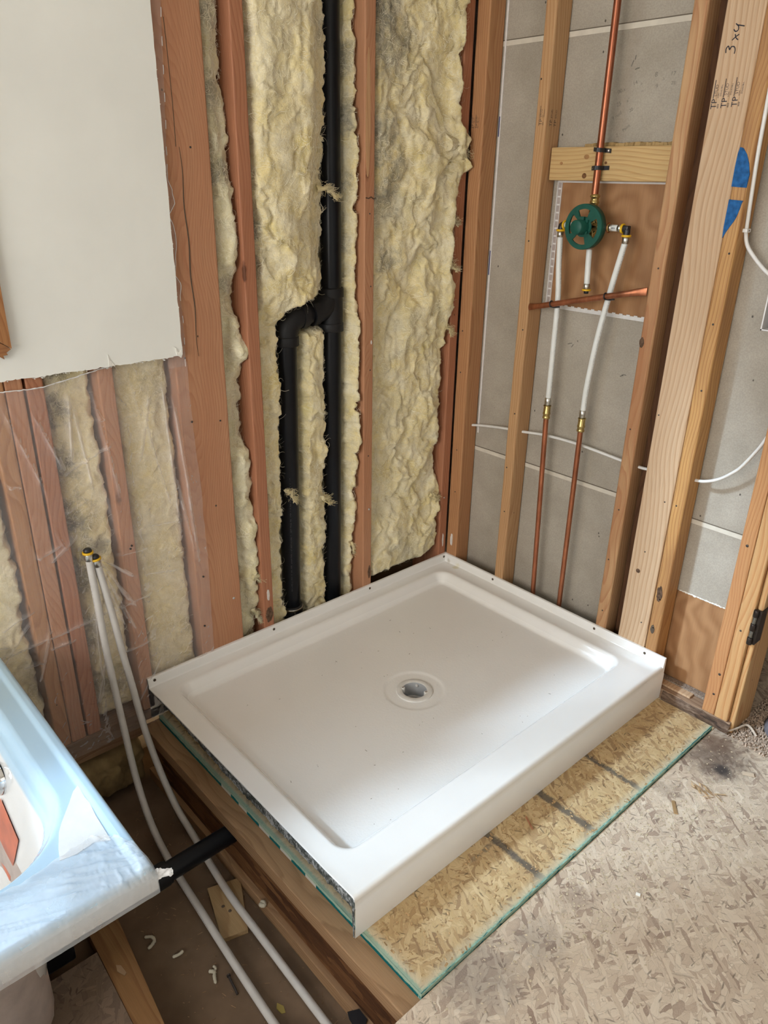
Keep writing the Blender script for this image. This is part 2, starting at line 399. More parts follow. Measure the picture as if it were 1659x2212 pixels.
# left wall: white drywall, lower edge broken, with the window opening beyond the frame
def sheet_x(name, mat, x0, x1, rects):
    b = MB()
    for (y0, y1, z0, z1) in rects: b.box(x0, x1, y0, y1, z0, z1)
    return b.build(name, mat)
WY0, WY1, WZ0, WZ1 = -3.30, -1.485, 1.16, 2.75
b = MB()
ys = np.linspace(-1.0245, -1.56, 90); edge = 1.030 + .0025 * fbm(ys * 60, 0, 0, 3, 4) + .0015 * fbm(ys * 300, 0, 0, 9, 2) + .004 * sstep(-1.12, -1.03, ys) * fbm(ys * 25, 0, 0, 31, 2)
zs_ = np.linspace(1.03, 2.99, 120); redge = -1.0245 + .0018 * fbm(zs_ * 55, 0, 0, 5, 4) + .004 * (zs_ - 1.03) / 1.4 * 0
poly = [(-1.56, 2.99), (-1.56, edge[-1])] + [(float(y), float(e)) for y, e in zip(ys[::-1], edge[::-1])][1:-1] + [(float(r), float(z)) for r, z in zip(redge, zs_)]
def dw_piece(poly, name):
    return MB().prism(poly, 0.0025, 0.0150, 'yz')
b.v, b.f, b.sm = [], [], []
b = MB().prism([(-WY1 * -1, 2.99)] + [(WY1, 1.16)] + [(WY1, WZ0)] + [(WY1, float(np.interp(WY1, ys[::-1], edge[::-1])))] + [(float(y), float(e)) for y, e in zip(ys, edge)][::-1][int((np.array(ys) < WY1).sum()):] + [(float(r), float(z)) for r, z in zip(redge, zs_)][1:], .0025, .0150, 'yz')
b.box(.0025, .015, -4.2, WY0, 1.03, 2.99); b.box(.0025, .015, WY0, WY1, 1.03, WZ0); b.box(.0025, .015, WY0, WY1, WZ1, 2.99)
wl = struct(b.build('wall_left', M['white_dw']))
# torn paper and crumbs on the broken drywall edges
b = MB()
for i in range(150):
    if i % 2:
        y = random.uniform(-1.45, -1.027); z = float(np.interp(y, ys[::-1], edge[::-1]))
        dz = random.uniform(-.004, .002)
    else:
        z = random.uniform(1.03, 1.9); y = float(np.interp(z, zs_, redge)); dz = 0
    r_ = random.uniform(.0005, .0017); bm = bmesh.new(); bmesh.ops.create_icosphere(bm, subdivisions=1, radius=r_)
    for v in bm.verts: v.co = Vector((v.co.x * 1.2 + random.uniform(.004, .0165), v.co.y * random.uniform(.7, 1.8) + y, v.co.z * random.uniform(.7, 1.6) + z + dz))
    b.frombm(bm)
b.prism([(-1.0475, 1.056), (-1.043, 1.052), (-1.041, 1.035), (-1.030, 1.026), (-1.026, 1.034), (-1.028, 1.045), (-1.036, 1.040), (-1.040, 1.050)], .0145, .0170, 'yz')
b.prism([(-1.2140, 1.058), (-1.2105, 1.046), (-1.202, 1.033), (-1.196, 1.031), (-1.2145, 1.030), (-1.2135, 1.044)], .0146, .0165, 'yz')
tp = b.build('torn_paper_edge', M['dw_edge'], wl); tp['kind'] = 'stuff'
# exterior sheathing
sh = sheet_x('wall_exterior', M['sheath'], -.160, -.142, [(-4.2, WY0, -.3, 3.1), (WY0, WY1, -.3, WZ0), (WY0, WY1, WZ1, 2.6), (WY1, 1.0, -.3, 3.1)]); struct(sh)
# unseen roof overhang outside the window, added to hold back sky light
b = MB().box(-.40, -.165, -7.5, 1.5, 2.99, 3.05); struct(b.build('unseen_eave', M['sheath']))
# right wall: grey back of the next room's wallboard, open at the doorway
b = MB().box(-.142, 1.09, YD, YD + .013, .335, 2.99).box(-.142, .84, YD, YD + .013, -.1, .335)
b.box(-.142, 1.09, YD + .0135, YD + .02, -.1, 2.99)
wb_ = struct(b.build('wall_back', M['grey_dw'], loc=(0, 0, 0)))
for z in (1.8135, .566):
    MB().box(-.01, 1.085, YD - .0012, YD + .004, z - .011, z + .002).build('seam_tape', M['seam'], wb_, label='pale paper edge of a wallboard joint')
    MB().box(-.01, 1.085, YD - .0018, YD + .004, z + .003, z + .0048).build('seam_gap', M['groove'], wb_, label='dark joint line between wallboards')
PENCIL = [('8', .5585, 1.690, .016, 0), ('>', .579, 1.680, .014, 20), ('17', .602, 1.690, .014, 5), ('9', .565, 1.664, .014, 0), ('2%', .607, 1.670, .011, 5),
          ('00.x', .458, 1.657, .014, -18), ('14', .501, 1.674, .013, -18), ('=', .522, 1.672, .012, -10), ('=', .527, 1.655, .012, -10),
          ('25', .460, 1.627, .014, -20), ('x"', .488, 1.636, .012, -20), ('9 nod', .452, 1.595, .013, -30), ('20', .500, 1.612, .012, -25),
          ('Paint', .489, 1.566, .012, -38), ('2', .470, 1.5535, .013, -20)]
for t, x, z, sz, a in PENCIL:
    text_mesh('pencil_writing', t, sz, face_y(x, z, YD - .0006, math.radians(a)), M['pencil'], wb_, .0001, -.0002)
b = MB()
for (x, z, l, a) in ((.506, 1.712, .012, .2), (.490, 1.725, .014, 1.2), (.497, 1.738, .01, 1.5), (.4, .99, .015, .3), (.597, .93, .014, .1), (.59, .926, .01, .4), (.41, .985, .01, 1)):
    b.tube([(x - l / 2 * math.cos(a), YD - .0003, z - l / 2 * math.sin(a)), (x, YD - .0003, z + .001), (x + l / 2 * math.cos(a), YD - .0003, z + l / 2 * math.sin(a))], .0012, 6)
b.build('scuff_mark', M['pencil'], wb_)
# plywood showing below the torn wallboard, right bay
MB().box(.84, 1.09, YD + .001, YD + .0125, -.05, .338).build('plywood_backing', M['ply'], wb_, label='bare plywood below the torn edge of the grey wallboard')
b = MB()
for i in range(46):
    x = .885 + .16 * i / 45; r_ = random.uniform(.001, .003); bm = bmesh.new(); bmesh.ops.create_icosphere(bm, subdivisions=1, radius=r_)
    for v in bm.verts: v.co = Vector((v.co.x * 1.6 + x, v.co.y * .4 + YD - .0005, v.co.z + .336 + random.uniform(-.002, .002)))
    b.frombm(bm)
tp = b.build('torn_paper_edge', M['dw_edge'], wb_); tp['kind'] = 'stuff'
# the rest of the shell
b = MB().box(-.16, 3.7, -4.3, 2.2, 2.99, 3.05); struct(b.build('ceiling', M['paint']))
b = MB().box(-.16, 3.7, -4.3, -4.2, -.4, 2.99); struct(b.build('wall_front', M['paint']))
b = MB().box(3.6, 3.7, -4.2, 2.2, -.4, 2.99); struct(b.build('wall_right', M['paint']))
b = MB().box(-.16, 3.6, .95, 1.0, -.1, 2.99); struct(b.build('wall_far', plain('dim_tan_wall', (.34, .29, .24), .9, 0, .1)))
b = MB().box(1.95, 3.6, .0, .08, -.02, 2.99); struct(b.build('wall_doorway', M['paint']))
# floors
def floor_extra(s, ob, col):
    # old damp stains by the door post and along the seam
    for c, r, a, k in (((1.155, -.115, 0), .13, .75, (.13, .095, .075)), ((1.19, -.15, 0), .035, .9, (.05, .045, .045)), ((1.13, -.05, 0), .07, .7, (.16, .10, .07)),
                       ((1.13, -1.08, 0), .13, .45, (.17, .15, .14)), ((1.17, -.93, 0), .08, .35, (.17, .15, .14)), ((1.20, -1.2, 0), .06, .3, (.2, .15, .14)), ((1.16, -.78, 0), .05, .4, (.22, .15, .12)), ((1.13, -.33, 0), .05, .35, (.22, .16, .12))):
        col = s.mix(s.math('MULTIPLY', spot(s, ob, c, r), a), col, k)
    return col
OLD = [(.27, .175, .13), (.50, .375, .28), (.70, .57, .43), (.56, .435, .325), (.75, .63, .49), (.62, .49, .37), (.78, .66, .52)]
M['old_osb'] = osb('old_osb_floor', OLD, 3, 1.25, (.72, .61, .47), .48, floor_extra, .42)
b = MB().box(1.0940, 3.6, -4.2, 2.1, -.030, -.008).box(-.16, 1.0940, .0935, .95, -.030, -.008); struct(b.build('floor', M['old_osb'], loc=(0, 0, -.008)))
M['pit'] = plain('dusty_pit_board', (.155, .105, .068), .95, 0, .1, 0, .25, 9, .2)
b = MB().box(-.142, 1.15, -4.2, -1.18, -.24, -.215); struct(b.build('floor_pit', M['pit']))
b = MB().box(1.10, 1.14, -4.2, -1.25, -.24, -.031); struct(b.build('wall_pit', M['sheath']))

# window over the tub (only a corner of its casing is in view)
wdw = MB().box(-.142, .0145, WY1, WY1 + .018, WZ0 - .018, WZ1 + .018).box(-.142, .0145, WY0 - .018, WY0, WZ0 - .018, WZ1 + .018) \
    .box(-.142, .0145, WY0, WY1, WZ1, WZ1 + .018).box(-.142, .0145, WY0, WY1, WZ0 - .018, WZ0).build('window_1', M['casing']); struct(wdw)
fr = MB()
for (y0, y1, z0, z1) in ((WY0, WY0 + .035, WZ0, WZ1), (WY1 - .035, WY1, WZ0, WZ1), (WY0, WY1, WZ0, WZ0 + .035), (WY0, WY1, WZ1 - .035, WZ1), (-2.42, -2.38, WZ0, WZ1)): fr.box(-.13, -.09, y0, y1, z0, z1)
fr.build('window_frame', plain('white_vinyl', (.8, .8, .78), .4), wdw)
# casing boards with a mitred, splintered lower corner
cas = MB()
cas.prism([(-1.4225, 1.1000), (-1.4225, 2.81), (-1.480, 2.81), (-1.480, 1.1435)], .0152, .030, 'yz')
side = cas.build('window_casing', M['casing'], wdw)
cas = MB().prism([(-1.4235, 1.0992), (-1.480, 1.1425), (-3.36, 1.1425), (-3.36, 1.092), (-1.465, 1.088), (-1.447, 1.0845), (-1.440, 1.079), (-1.441, 1.087), (-1.432, 1.0875), (-1.434, 1.0925)], .0152, .0285, 'yz')
cas.build('window_casing', wood('stained_casing_wood_cross', (.36, .17, .07), (.23, .09, .035), (.28, .12, .05), 25, 40, .45, .4, axis='Y'), wdw)

# ------------------------------------------------------------------ NEW OSB PANEL on the shower floor
def panel_extra(s, ob, col):
    x, y, z = sepxyz(s, ob)
    nz = s.math('SUBTRACT', s.noise(ob, 40, 4, .7), .5)
    fn = s.noise(ob, 260, 3, .7)
    for yc, w in ((-.391, .009), (-.601, .011), (-.805, .011)):
        d = s.math('ABSOLUTE', s.math('SUBTRACT', y, s.math('ADD', yc, s.math('MULTIPLY', nz, .022))))
        m = smask(s, s.math('ADD', d, s.math('MULTIPLY', s.math('SUBTRACT', fn, .5), .014)), w + .003, w - .006)
        m = s.math('MULTIPLY', m, smask(s, x, .84, .90))
        col = s.mix(s.math('MULTIPLY', m, .82), col, (.085, .08, .075))
    # grey streak that wanders off one of the lines
    m = smask(s, s.math('ADD', s.math('ABSOLUTE', s.math('SUBTRACT', x, .945)), s.math('MULTIPLY', nz, .03)), .007, .001)
    m = s.math('MULTIPLY', m, s.math('MULTIPLY', smask(s, y, -.92, -.86), smask(s, y, -.80, -.84)))
    col = s.mix(s.math('MULTIPLY', m, .6), col, (.10, .095, .085))
    # factory edge paint oversprayed on the top face
    ex = s.math('SUBTRACT', 1.092, x); ey = s.math('ADD', y, 1.196)
    e = s.math('MINIMUM', ex, ey)
    en = s.math('ADD', e, s.math('MULTIPLY', nz, .02))
    col = s.mix(s.math('MULTIPLY', smask(s, en, .032, .004), .55), col, (.62, .60, .46))
    fray = s.math('ADD', e, s.math('MULTIPLY', s.math('SUBTRACT', fn, .5), .014))
    edge_t = s.math('MULTIPLY', smask(s, fray, .010, .003), .6)
    col = s.mix(edge_t, col, (.16, .40, .33))
    return col
NEW = [(.28, .165, .08), (.46, .30, .14), (.60, .43, .22), (.53, .37, .18), (.68, .51, .28), (.50, .34, .17)]
M['new_osb'] = osb('new_osb_panel', NEW, 8, 1.2, (.60, .49, .32), .30, panel_extra, .28)
def teal_mat():
    s = NB('teal_edge_paint'); o = s.obj(); x, y, z = sepxyz(s, o)
    c = s.ramp(s.noise(o, 140, 3, .7), [(.35, (.0, .085, .095)), (.75, (.005, .15, .145))])
    # white printed dashes on the long left edge
    for a, b_ in ((.348, .395), (.432, .470), (.525, .570), (.615, .66), (.715, .755)):
        m = s.math('MULTIPLY', s.math('GREATER_THAN', x, a), s.math('LESS_THAN', x, b_))
        m = s.math('MULTIPLY', m, s.math('LESS_THAN', y, -1.1))
        c = s.mix(s.math('MULTIPLY', m, .8), c, (.66, .62, .54))
    pale = s.math('MULTIPLY', s.ramp(s.noise(o, 35, 4, .7), [(.36, 0), (.60, .9)]), s.math('GREATER_THAN', x, 1.083))
    c = s.mix(s.math('MULTIPLY', pale, smask(s, y, -.1, -.35)), c, (.34, .58, .48))
    return s.fin(c, .8, 0, .2)
M['teal'] = teal_mat()
panel = MB().box(.0, 1.0915, -1.1975, -.0085, -.0179, 0.0).build('subfloor_panel', M['new_osb'], loc=(0, 0, 0))
tag(panel, 'new yellow strand board panel with teal painted edges under the shower pan', 'subfloor panel')
b = MB()
xs = np.linspace(.0, 1.0905, 260); j = .0004 * fbm(xs * 70, 0, 0, 44, 3)
for i in range(len(xs) - 1):
    b.add([(xs[i], -1.1978 + j[i] * .4, -.0178), (xs[i + 1], -1.1978 + j[i + 1] * .4, -.0178), (xs[i + 1], -1.1972, .0004 + j[i + 1]), (xs[i], -1.1972, .0004 + j[i])], [(0, 1, 2, 3)])
ysx = np.linspace(-1.1975, -.009, 300); j = .0009 * fbm(ysx * 60, 0, 0, 46, 4)
for i in range(len(ysx) - 1):
    b.add([(1.0925 + j[i] * .6, ysx[i], -.0178), (1.0925 + j[i + 1] * .6, ysx[i + 1], -.0178), (1.0905 + j[i + 1], ysx[i + 1], .0006), (1.0905 + j[i], ysx[i], .0006), (1.0885 + j[i] * 2, ysx[i], .0004), (1.0885 + j[i + 1] * 2, ysx[i + 1], .0004)], [(0, 1, 2, 3), (3, 2, 5, 4)])
b.build('painted_edge', M['teal'], panel, label='teal edge paint with white printed dashes')

# ------------------------------------------------------------------ I-JOIST at the edge of the pit
J = thing('floor_joist', (.55, -1.21, -.215), 'brown wooden I-joist along the pit edge below the new board', 'joist')
MB().box(-.01, 1.30, -1.2440, -1.19, -.0560, -.0182, .002).build('top_flange', M['joist'], J)
def web_mat():
    s = NB('dark_joist_web'); o = s.obj()
    v = s.mapping(o, scale=(9, 1, 48)); vo = s.voro(s.vadd(v, s.vscale(s.noise(v, 2, 2, .5, 0, 1), .8)), 1.0)
    c = s.ramp(s.n('ShaderNodeSeparateColor', None, i0=vo.outputs['Color']).outputs[0], [(0, (.06, .024, .010)), (.5, (.13, .055, .021)), (1, (.20, .095, .038))])
    c = s.mix(.5, c, s.ramp(s.noise(s.mapping(o, scale=(1, 1, 6)), 40, 3), [(.3, .45), (.7, 1.1)]), 'MULTIPLY')
    s.bump(vo.outputs['Distance'], .5, .004); return s.fin(c, .85, 0, .2)
MB().box(-.01, 1.30, -1.2290, -1.2170, -.178, -.0560).build('web', web_mat(), J, label='dark strand board web')
MB().box(-.01, 1.30, -1.2440, -1.19, -.2150, -.178, .002).build('bottom_flange', M['joist'], J)

# ------------------------------------------------------------------ STUDS
def nailhead(root, x, y, z, axis, r=.0028, mat='nail', name='nail_head'):
    b = MB(); d = .0012
    if axis == 'y': b.lathe([(0, -d), (r * .8, -d), (r, -d * .4), (r, .002)], (x, y, z), 'y', 12)
    else: b.lathe([(0, d), (r * .8, d), (r, d * .4), (r, -.002)], (x, y, z), 'x', 12)
    return b.build(name, M[mat], root)
def stud(name, x0, x1, y0, y1, z0, z1, mat, label, cat='stud', bev=.004, top=(0, 0), group=None):
    n = 26
    o = MB().box(x0, x1, y0, y1, z0, z1, bev, top, 3).build(name, M[mat]); return tag(o, label, cat, group)
# left (exterior) wall, from the corner outwards
s4 = stud('wall_stud', -.14, .0, -.0400, -.0022, .036, 2.98, 'fir2', 'reddish stud on the insulated wall tight in the room corner', top=(0, 0))
s3 = stud('wall_stud', -.14, .0, -.4157, -.3777, .036, 2.98, 'fir', 'reddish split stud between the black vent pipe and the widest insulation', top=(0, -.008))
s2 = stud('wall_stud', -.14, .0, -.8225, -.7845, .036, 2.98, 'fir2', 'narrow dark reddish stud just left of the black drain pipes', top=(0, -.006))
s1 = stud('wide_stud', -.09, .0, -1.040, -.8990, .036, 2.98, 'fir', 'wide flat reddish board beside the white drywall and plastic edge', top=(0, 0))
s0 = stud('wall_stud', -.14, .0, -1.2385, -1.2005, .036, 2.98, 'fir', 'single reddish stud behind the clear plastic, between two insulation strips')
ta = stud('wall_stud', -.14, .0, -1.3995, -1.3615, .036, 2.98, 'fir2', 'right stud of three nailed together behind the clear plastic')
tb = stud('wall_stud', -.14, .0, -1.4430, -1.4050, .036, 2.98, 'fir', 'middle stud of three nailed together behind the clear plastic')
tc = stud('wall_stud', -.14, .0, -1.4825, -1.4445, .036, 2.98, 'fir3', 'left stud of three nailed together behind the clear plastic')
nailhead(s1, 0, -.9238, .2895, 'x', .004, 'steel', 'screw_head'); nailhead(s3, 0, -.391, .4298, 'x', .004, 'steel', 'screw_head'); nailhead(s4, 0, -.0232, .3728, 'x', .004, 'steel', 'screw_head')
for z, y in ((1.02, -1.012), (.6, -.958), (1.5, -.95), (.84, -.925)): nailhead(s1, 0, y, z, 'x', .0025)
for z in (.62, .9, 1.15, 1.35): nailhead(s3, 0, -.397 + random.uniform(-.008, .008), z, 'x', .0022)
# dark crack running down the wide board, splits and pale wane on the others
b = MB(); zz = np.linspace(1.02, 1.50, 30); b.tube([(.0004, -.978 + .010 * (1.5 - z) + .002 * math.sin(z * 40), z) for z in zz], [.0012 * math.sin(math.pi * (i + .5) / 30) + .0004 for i in range(30)], 6); b.tube([(.0003, -.990 + .004 * math.sin(z * 9), z) for z in np.linspace(1.5, 1.75, 14)], .0007, 6); b.build('split', M['hole'], s1)
b = MB().tube([(.0006, -.4155, 1.392), (.0012, -.405, 1.390), (.0008, -.396, 1.394), (.0008, -.385, 1.388), (0, -.3785, 1.392)], .0014, 6); b.build('split', M['hole'], s3)
wane = [(-.4085 + .0085 * math.cos(a) * (1 - .25 * math.sin(a)), 1.60 + .155 * math.sin(a)) for a in np.linspace(0, 2 * math.pi, 40)[:-1]]
MB().prism(wane, .0, .0008, 'yz').build('sapwood_patch', wood('pale_sapwood', (.60, .36, .19), (.52, .28, .14), (.55, .32, .16), 31, 30, .6, .3, knots=False), s3, label='pale sapwood oval')
# plaster and glue smears at the stud feet
def smear(root, axis, a, z, w, h, mat, seed, name='smear'):
    pts = []
    for k in range(26):
        t = 2 * math.pi * k / 26; r_ = 1 + .35 * float(fbm(math.cos(t) * 1.7 + seed, math.sin(t) * 1.7, seed, seed, 3)); pts.append((a + w / 2 * r_ * math.cos(t), z + h / 2 * r_ * math.sin(t)))
    b = MB()
    if axis == 'x': b.prism(pts, -.001, .0007, 'yz')
    else: b.prism(pts, -.0007, .001, 'xz')
    return b.build(name, mat, root)
M['caulk'] = plain('white_plaster_smear', (.66, .62, .58), .7, 0, .3, 0, .1, 80)
M['grime'] = plain('dark_grime', (.115, .07, .045), .9, 0, .1, 0, .5, 120)
smear(s2, 'x', -.8035, .255, .010, .040, M['caulk'], 3); smear(s2, 'x', -.8025, .185, .026, .055, M['grime'], 5, 'grime_patch')
smear(s4, 'x', -.025, 1.56, .004, .03, M['caulk'], 8); smear(s3, 'x', -.389, .985, .006, .012, M['caulk'], 9)
smear(s3, 'x', -.388, .19, .012, .05, M['grime'], 12, 'grime_patch')
# sill plate and rim of the left wall
lp = MB().box(-.14, .0, -4.0, -.0, .0005, .0355, .003).build('sill_plate', M['platey']); tag(lp, 'dark brown bottom plate under the insulated left wall', 'plate')
rim = MB().box(-.14, -.004, -4.0, -1.2480, -.045, -.001, .002).build('rim_board', M['platey']); tag(rim, 'dirty brown rim board below the plastic, at the back of the pit', 'board')

# right (interior) wall
pr = stud('sole_plate', .002, 1.133, .001, YD - .001, -.0075, .0300, 'plate', 'worn brown bottom plate between shower pan and door post', 'plate', .003)
cs = stud('wall_stud', .0018, .052, .0, YD - .001, .0305, 2.98, 'fir3', 'tan stud on the grey wall tight in the room corner', bev=.005, top=(.002, 0))
r1 = stud('wall_stud', .2405, .2785, .0, YD - .001, .0305, 2.98, 'tan', 'stamped tan stud left of the shower valve', bev=.006, top=(.011, 0))
r2 = stud('wall_stud', .6645, .7030, .0, YD - .001, .0305, 2.98, 'mixed', 'brown stud with rounded corners just right of the shower valve', bev=.007, top=(.012, 0))
rD = stud('wall_stud', .7075, .7900, .0565, YD - .0005, .0305, 2.98, 'dark', 'dark filler standing in for shade in the gap left of the pale 3x4 board', bev=.001)  # added filler, coloured near black as the shade of the gap
rA = stud('wall_stud', .7490, .8405, .0, .038, .0305, 2.98, 'pale', 'pale wide stud with handwritten 3x4 and printed stamps', bev=.0035, top=(.008, 0))
rB = stud('wall_stud', .8418, .8790, .0005, YD - .001, .0305, 2.98, 'orange', 'orange stud with blue spray paint carrying the white cable', bev=.007, top=(.002, 0))
for (x, z) in ((.255, 1.70), (.262, .40), (.268, .75), (.255, .56), (.262, 1.28), (.27, 1.02)): nailhead(r1, x, 0, z, 'y', .0024)
for (x, z) in ((.682, .80), (.686, .55), (.678, .38), (.69, 1.24), (.684, .20)): nailhead(r2, x, 0, z, 'y', .0024)
for (x, z) in ((.822, .62), (.76, .86), (.818, .22), (.79, .45)): nailhead(rA, x, 0, z, 'y', .0022)
for (x, z) in ((.857, .62), (.865, .95), (.858, .22), (.862, 1.12), (.868, 1.29), (.862, .32)): nailhead(rB, x, .0005, z, 'y', .0026)
for (x, z) in ((.022, .84), (.026, .56), (.02, .98), (.03, .4)): nailhead(cs, x, 0, z, 'y', .0024)
MB().lathe([(0, 0), (.006, 0), (.0075, .0006), (0, .0006)], (.7790, -.0004, .382), 'y', 14).build('knot', M['grime'], rA)
for x, z, w_, h_ in ((.8565, .213, .012, .030),): smear(rB, 'y', x, z, w_, h_, M['hole'], 21, 'bark_pocket')
smear(rB, 'y', .8575, .335, .018, .050, M['grime'], 23, 'grime_patch')
smear(cs, 'y', .026, .205, .012, .05, M['caulk'], 4); smear(s4, 'x', -.020, .20, .008, .05, M['caulk'], 6)
smear(r2, 'y', .676, 1.045, .014, .030, M['grime'], 14, 'grime_patch')
# blue paint
UP = [(.8428, 1.4385), (.8802 - .002, 1.4365), (.8792, 1.4655), (.8745, 1.4875), (.8655, 1.507), (.8545, 1.5205), (.8465, 1.5225), (.8435, 1.510), (.8424, 1.48)]
LO = [(.8430, 1.4105), (.8770, 1.4085), (.8745, 1.4015), (.8730, 1.3895), (.8720, 1.386), (.8690, 1.3730), (.8645, 1.3625), (.8570, 1.350), (.8500, 1.337), (.8440, 1.3245), (.8424, 1.35)]
for P_, nm in ((UP, 'upper'), (LO, 'lower')):
    MB().prism(P_, -.0006, .004, 'xz').build('paint_mark', M['bluepaint'], rB, label='blue spray paint, %s patch' % nm)
# felt pen "3x4" on the pale stud
def pen(pts, root, r_=.0011):
    MB().tube(spline([(x, -.0002, z) for x, z in pts], 6), r_, 6, flat=1).build('pen_stroke', M['ink'], root)
pen([(.7716, 1.7163), (.771, 1.7249), (.7752, 1.7295), (.7791, 1.7224), (.7824, 1.7276), (.789, 1.727), (.7921, 1.7212), (.7919, 1.7133)], rA)
pen([(.7812, 1.7405), (.7891, 1.7469), (.7955, 1.7505)], rA); pen([(.786, 1.7515), (.7894, 1.7445), (.7949, 1.7397)], rA)
pen([(.7812, 1.761), (.7856, 1.7569), (.7909, 1.7587), (.7908, 1.7659), (.7838, 1.772)], rA); pen([(.7865, 1.7694), (.8043, 1.7654)], rA)
# mill stamps, reading upwards
def millstamp(root, x, z, k, y=-.0003, fade=False):
    R90 = -math.pi / 2
    m = M['stamp'] if fade else M['ink']
    text_mesh('mill_stamp', 'TP', .019 * k, face_y(x + .0105 * k, z, y, R90), m, root, .0001)
    text_mesh('mill_stamp', 'STUD', .0098 * k, face_y(x + .0085 * k, z + .026 * k, y, R90), m, root, .0001, -.0001)
    text_mesh('mill_stamp', '603', .0062 * k, face_y(x + .0165 * k, z + .001 * k, y, R90), m, root, .0001)
    text_mesh('mill_stamp', 'S-DRY', .004 * k, face_y(x + .0130 * k, z + .023 * k, y, R90), m, root, .0001)
    text_mesh('mill_stamp', 'DOUG FIR-L', .0044 * k, face_y(x + .0185 * k, z + .026 * k, y, R90), m, root, .0001)
    b = MB().box(x - .0008, x + .0006, y - .0001, y + .0006, z + .022 * k, z + .060 * k); b.build('mill_stamp', m, root)
for i, x in enumerate((.7600, .7840, .8090)): millstamp(rA, x, 1.6035 + .0012 * i, 1.0)
millstamp(r1, .262, 1.585, .82, -.0003, True)
for i, yy in enumerate((.012, .032)):
    Mx = Matrix.Translation((.2893, yy + .010, 1.583)) @ Matrix.Rotation(math.pi / 2, 4, 'Z') @ Matrix.Rotation(-math.pi / 2, 4, 'Y') @ Matrix.Rotation(math.pi / 2, 4, 'X')
    Mx = Matrix(((0, 0, 1, .2893), (0, -1, 0, yy + .008), (1, 0, 0, 1.583), (0, 0, 0, 1)))
    Mx = Matrix(((0, 0, 1, .2893), (0, -1, 0, yy + .008), (1, 0, 0, 1.583), (0, 0, 0, 1)))
    text_mesh('mill_stamp', 'TP', .015, Mx, M['stamp'], r1, .0001); Mx2 = Mx.copy(); Mx2[2][3] += .021
    text_mesh('mill_stamp', 'STUD', .0085, Mx2, M['stamp'], r1, .0001)
for i, x in enumerate((.008, .024)): millstamp(cs, x, 1.585, .62, -.0003, True)

# door post at the end of the wall: three boards and a hinge
j1 = stud('door_post_board', 1.047, 1.0840, .0, YD - .001, .0305, 2.98, 'jambred', 'reddish edge board of the door post, nearest the grey wall', 'door post')
j2 = stud('door_post_board', 1.0850, 1.1230, -.0010, YD, .0305, 2.98, 'jamb', 'light striped middle board of the door post beside the hinge', 'door post')
j3 = stud('door_jamb_board', 1.1240, 1.1400, .012, YD + .06, -.0075, 2.98, 'jamb', 'orange jamb board carrying the dark door hinge', 'door post')
nailhead(j1, 1.066, 0, .575, 'y', .004, 'nail', 'nail_head'); nailhead(j1, 1.074, 0, .17, 'y', .004); nailhead(j2, 1.101, -.001, .33, 'y', .003); nailhead(j1, 1.071, 0, .10, 'y', .0035)
smear(j2, 'y', 1.093, .045, .010, .014, plain('blue_paint_drip', (.02, .06, .12), .5), 17, 'paint_mark')
M['hinge'] = plain('dark_bronze_hinge', (.055, .045, .04), .35, .8, .5, 0, .3, 120)
M['hinge2'] = plain('worn_steel_hinge', (.22, .22, .20), .4, .9, .5, 0, .4, 200)
H = thing('door_hinge', (1.131, .002, .30), 'dark bronze door hinge without its door on the right post', 'hinge')
hx, hy = 1.1290, .003
for k in range(5):
    z0 = .302 + k * .0212
    r_ = .0075 if k % 2 == 0 else .0052
    MB().lathe([(0, 0), (r_ * .9, 0), (r_, .0012), (r_, .0195), (r_ * .9, .0207), (0, .0207)], (hx, hy - .004, z0), 'z', 18).build('knuckle', M['hinge'] if k % 2 == 0 else M['hinge2'], H)
MB().box(1.1402, 1.1422, .004, .040, .303, .408, .001).box(1.128, 1.1422, .001, .005, .303, .408).build('leaf', M['hinge'], H)
# rotten nose of the plate
b = MB()
def rot_mat():
    s = NB('rotten_wood'); o = s.obj(); nz = s.noise(s.mapping(o, scale=(.25, 1, 1)), 70, 5, .7)
    c = s.ramp(nz, [(.3, (.03, .022, .018)), (.5, (.13, .085, .06)), (.72, (.30, .22, .16))]); s.bump(nz, .8, .006); return s.fin(c, .95, 0, .1)
M['rot'] = rot_mat()
X, T = np.meshgrid(np.linspace(.925, 1.135, 80), np.linspace(0, 1, 16), indexing='ij')
nz = fbm(X * 45, T * 3, 0, 71, 4)
b.grid(X, -.0005 - .006 * np.sin(T * math.pi) + .004 * nz - .006 * sstep(1.07, 1.12, X) * np.sin(T * math.pi), -.008 + (.036 + .002 * nz) * T)
b.build('rotten_front', M['rot'], pr, label='dark rotten front face of the plate')
b = MB().box(.90, 1.00, .020, .045, .030, .0365, .001); b.build('shim', M['pale'], pr, label='thin pale shim')

# blocking board between the studs
bl = MB().box(.2885, .664, .0318, YD - .0005, 1.4460, 1.5310, .0025)
BK = bl.build('blocking_board', M['block']); tag(BK, 'pale knotty cross block between studs holding the copper riser', 'blocking')
def knot(root, x, z, rx, rz, mat, y):
    pts = [(x + rx * math.cos(t), z + rz * math.sin(t)) for t in np.linspace(0, 2 * math.pi, 20)[:-1]]
    MB().prism(pts, y - .0004, y + .001, 'xz').build('knot', mat, root)
M['knot'] = plain('brown_knot', (.34, .18, .075), .7, 0, .2, 0, .25, 180); M['knotd'] = plain('dark_knot', (.16, .075, .03), .7, 0, .2, 0, .3, 180)
knot(BK, .409, 1.506, .0085, .006, M['knot'], .0318); knot(BK, .408, 1.4585, .007, .007, M['knotd'], .0318); knot(BK, .3275, 1.490, .005, .004, M['knot'], .0318); knot(BK, .472, 1.491, .004, .0035, M['knotd'], .0318)
b = MB(); xs = np.linspace(.385, .664, 60)
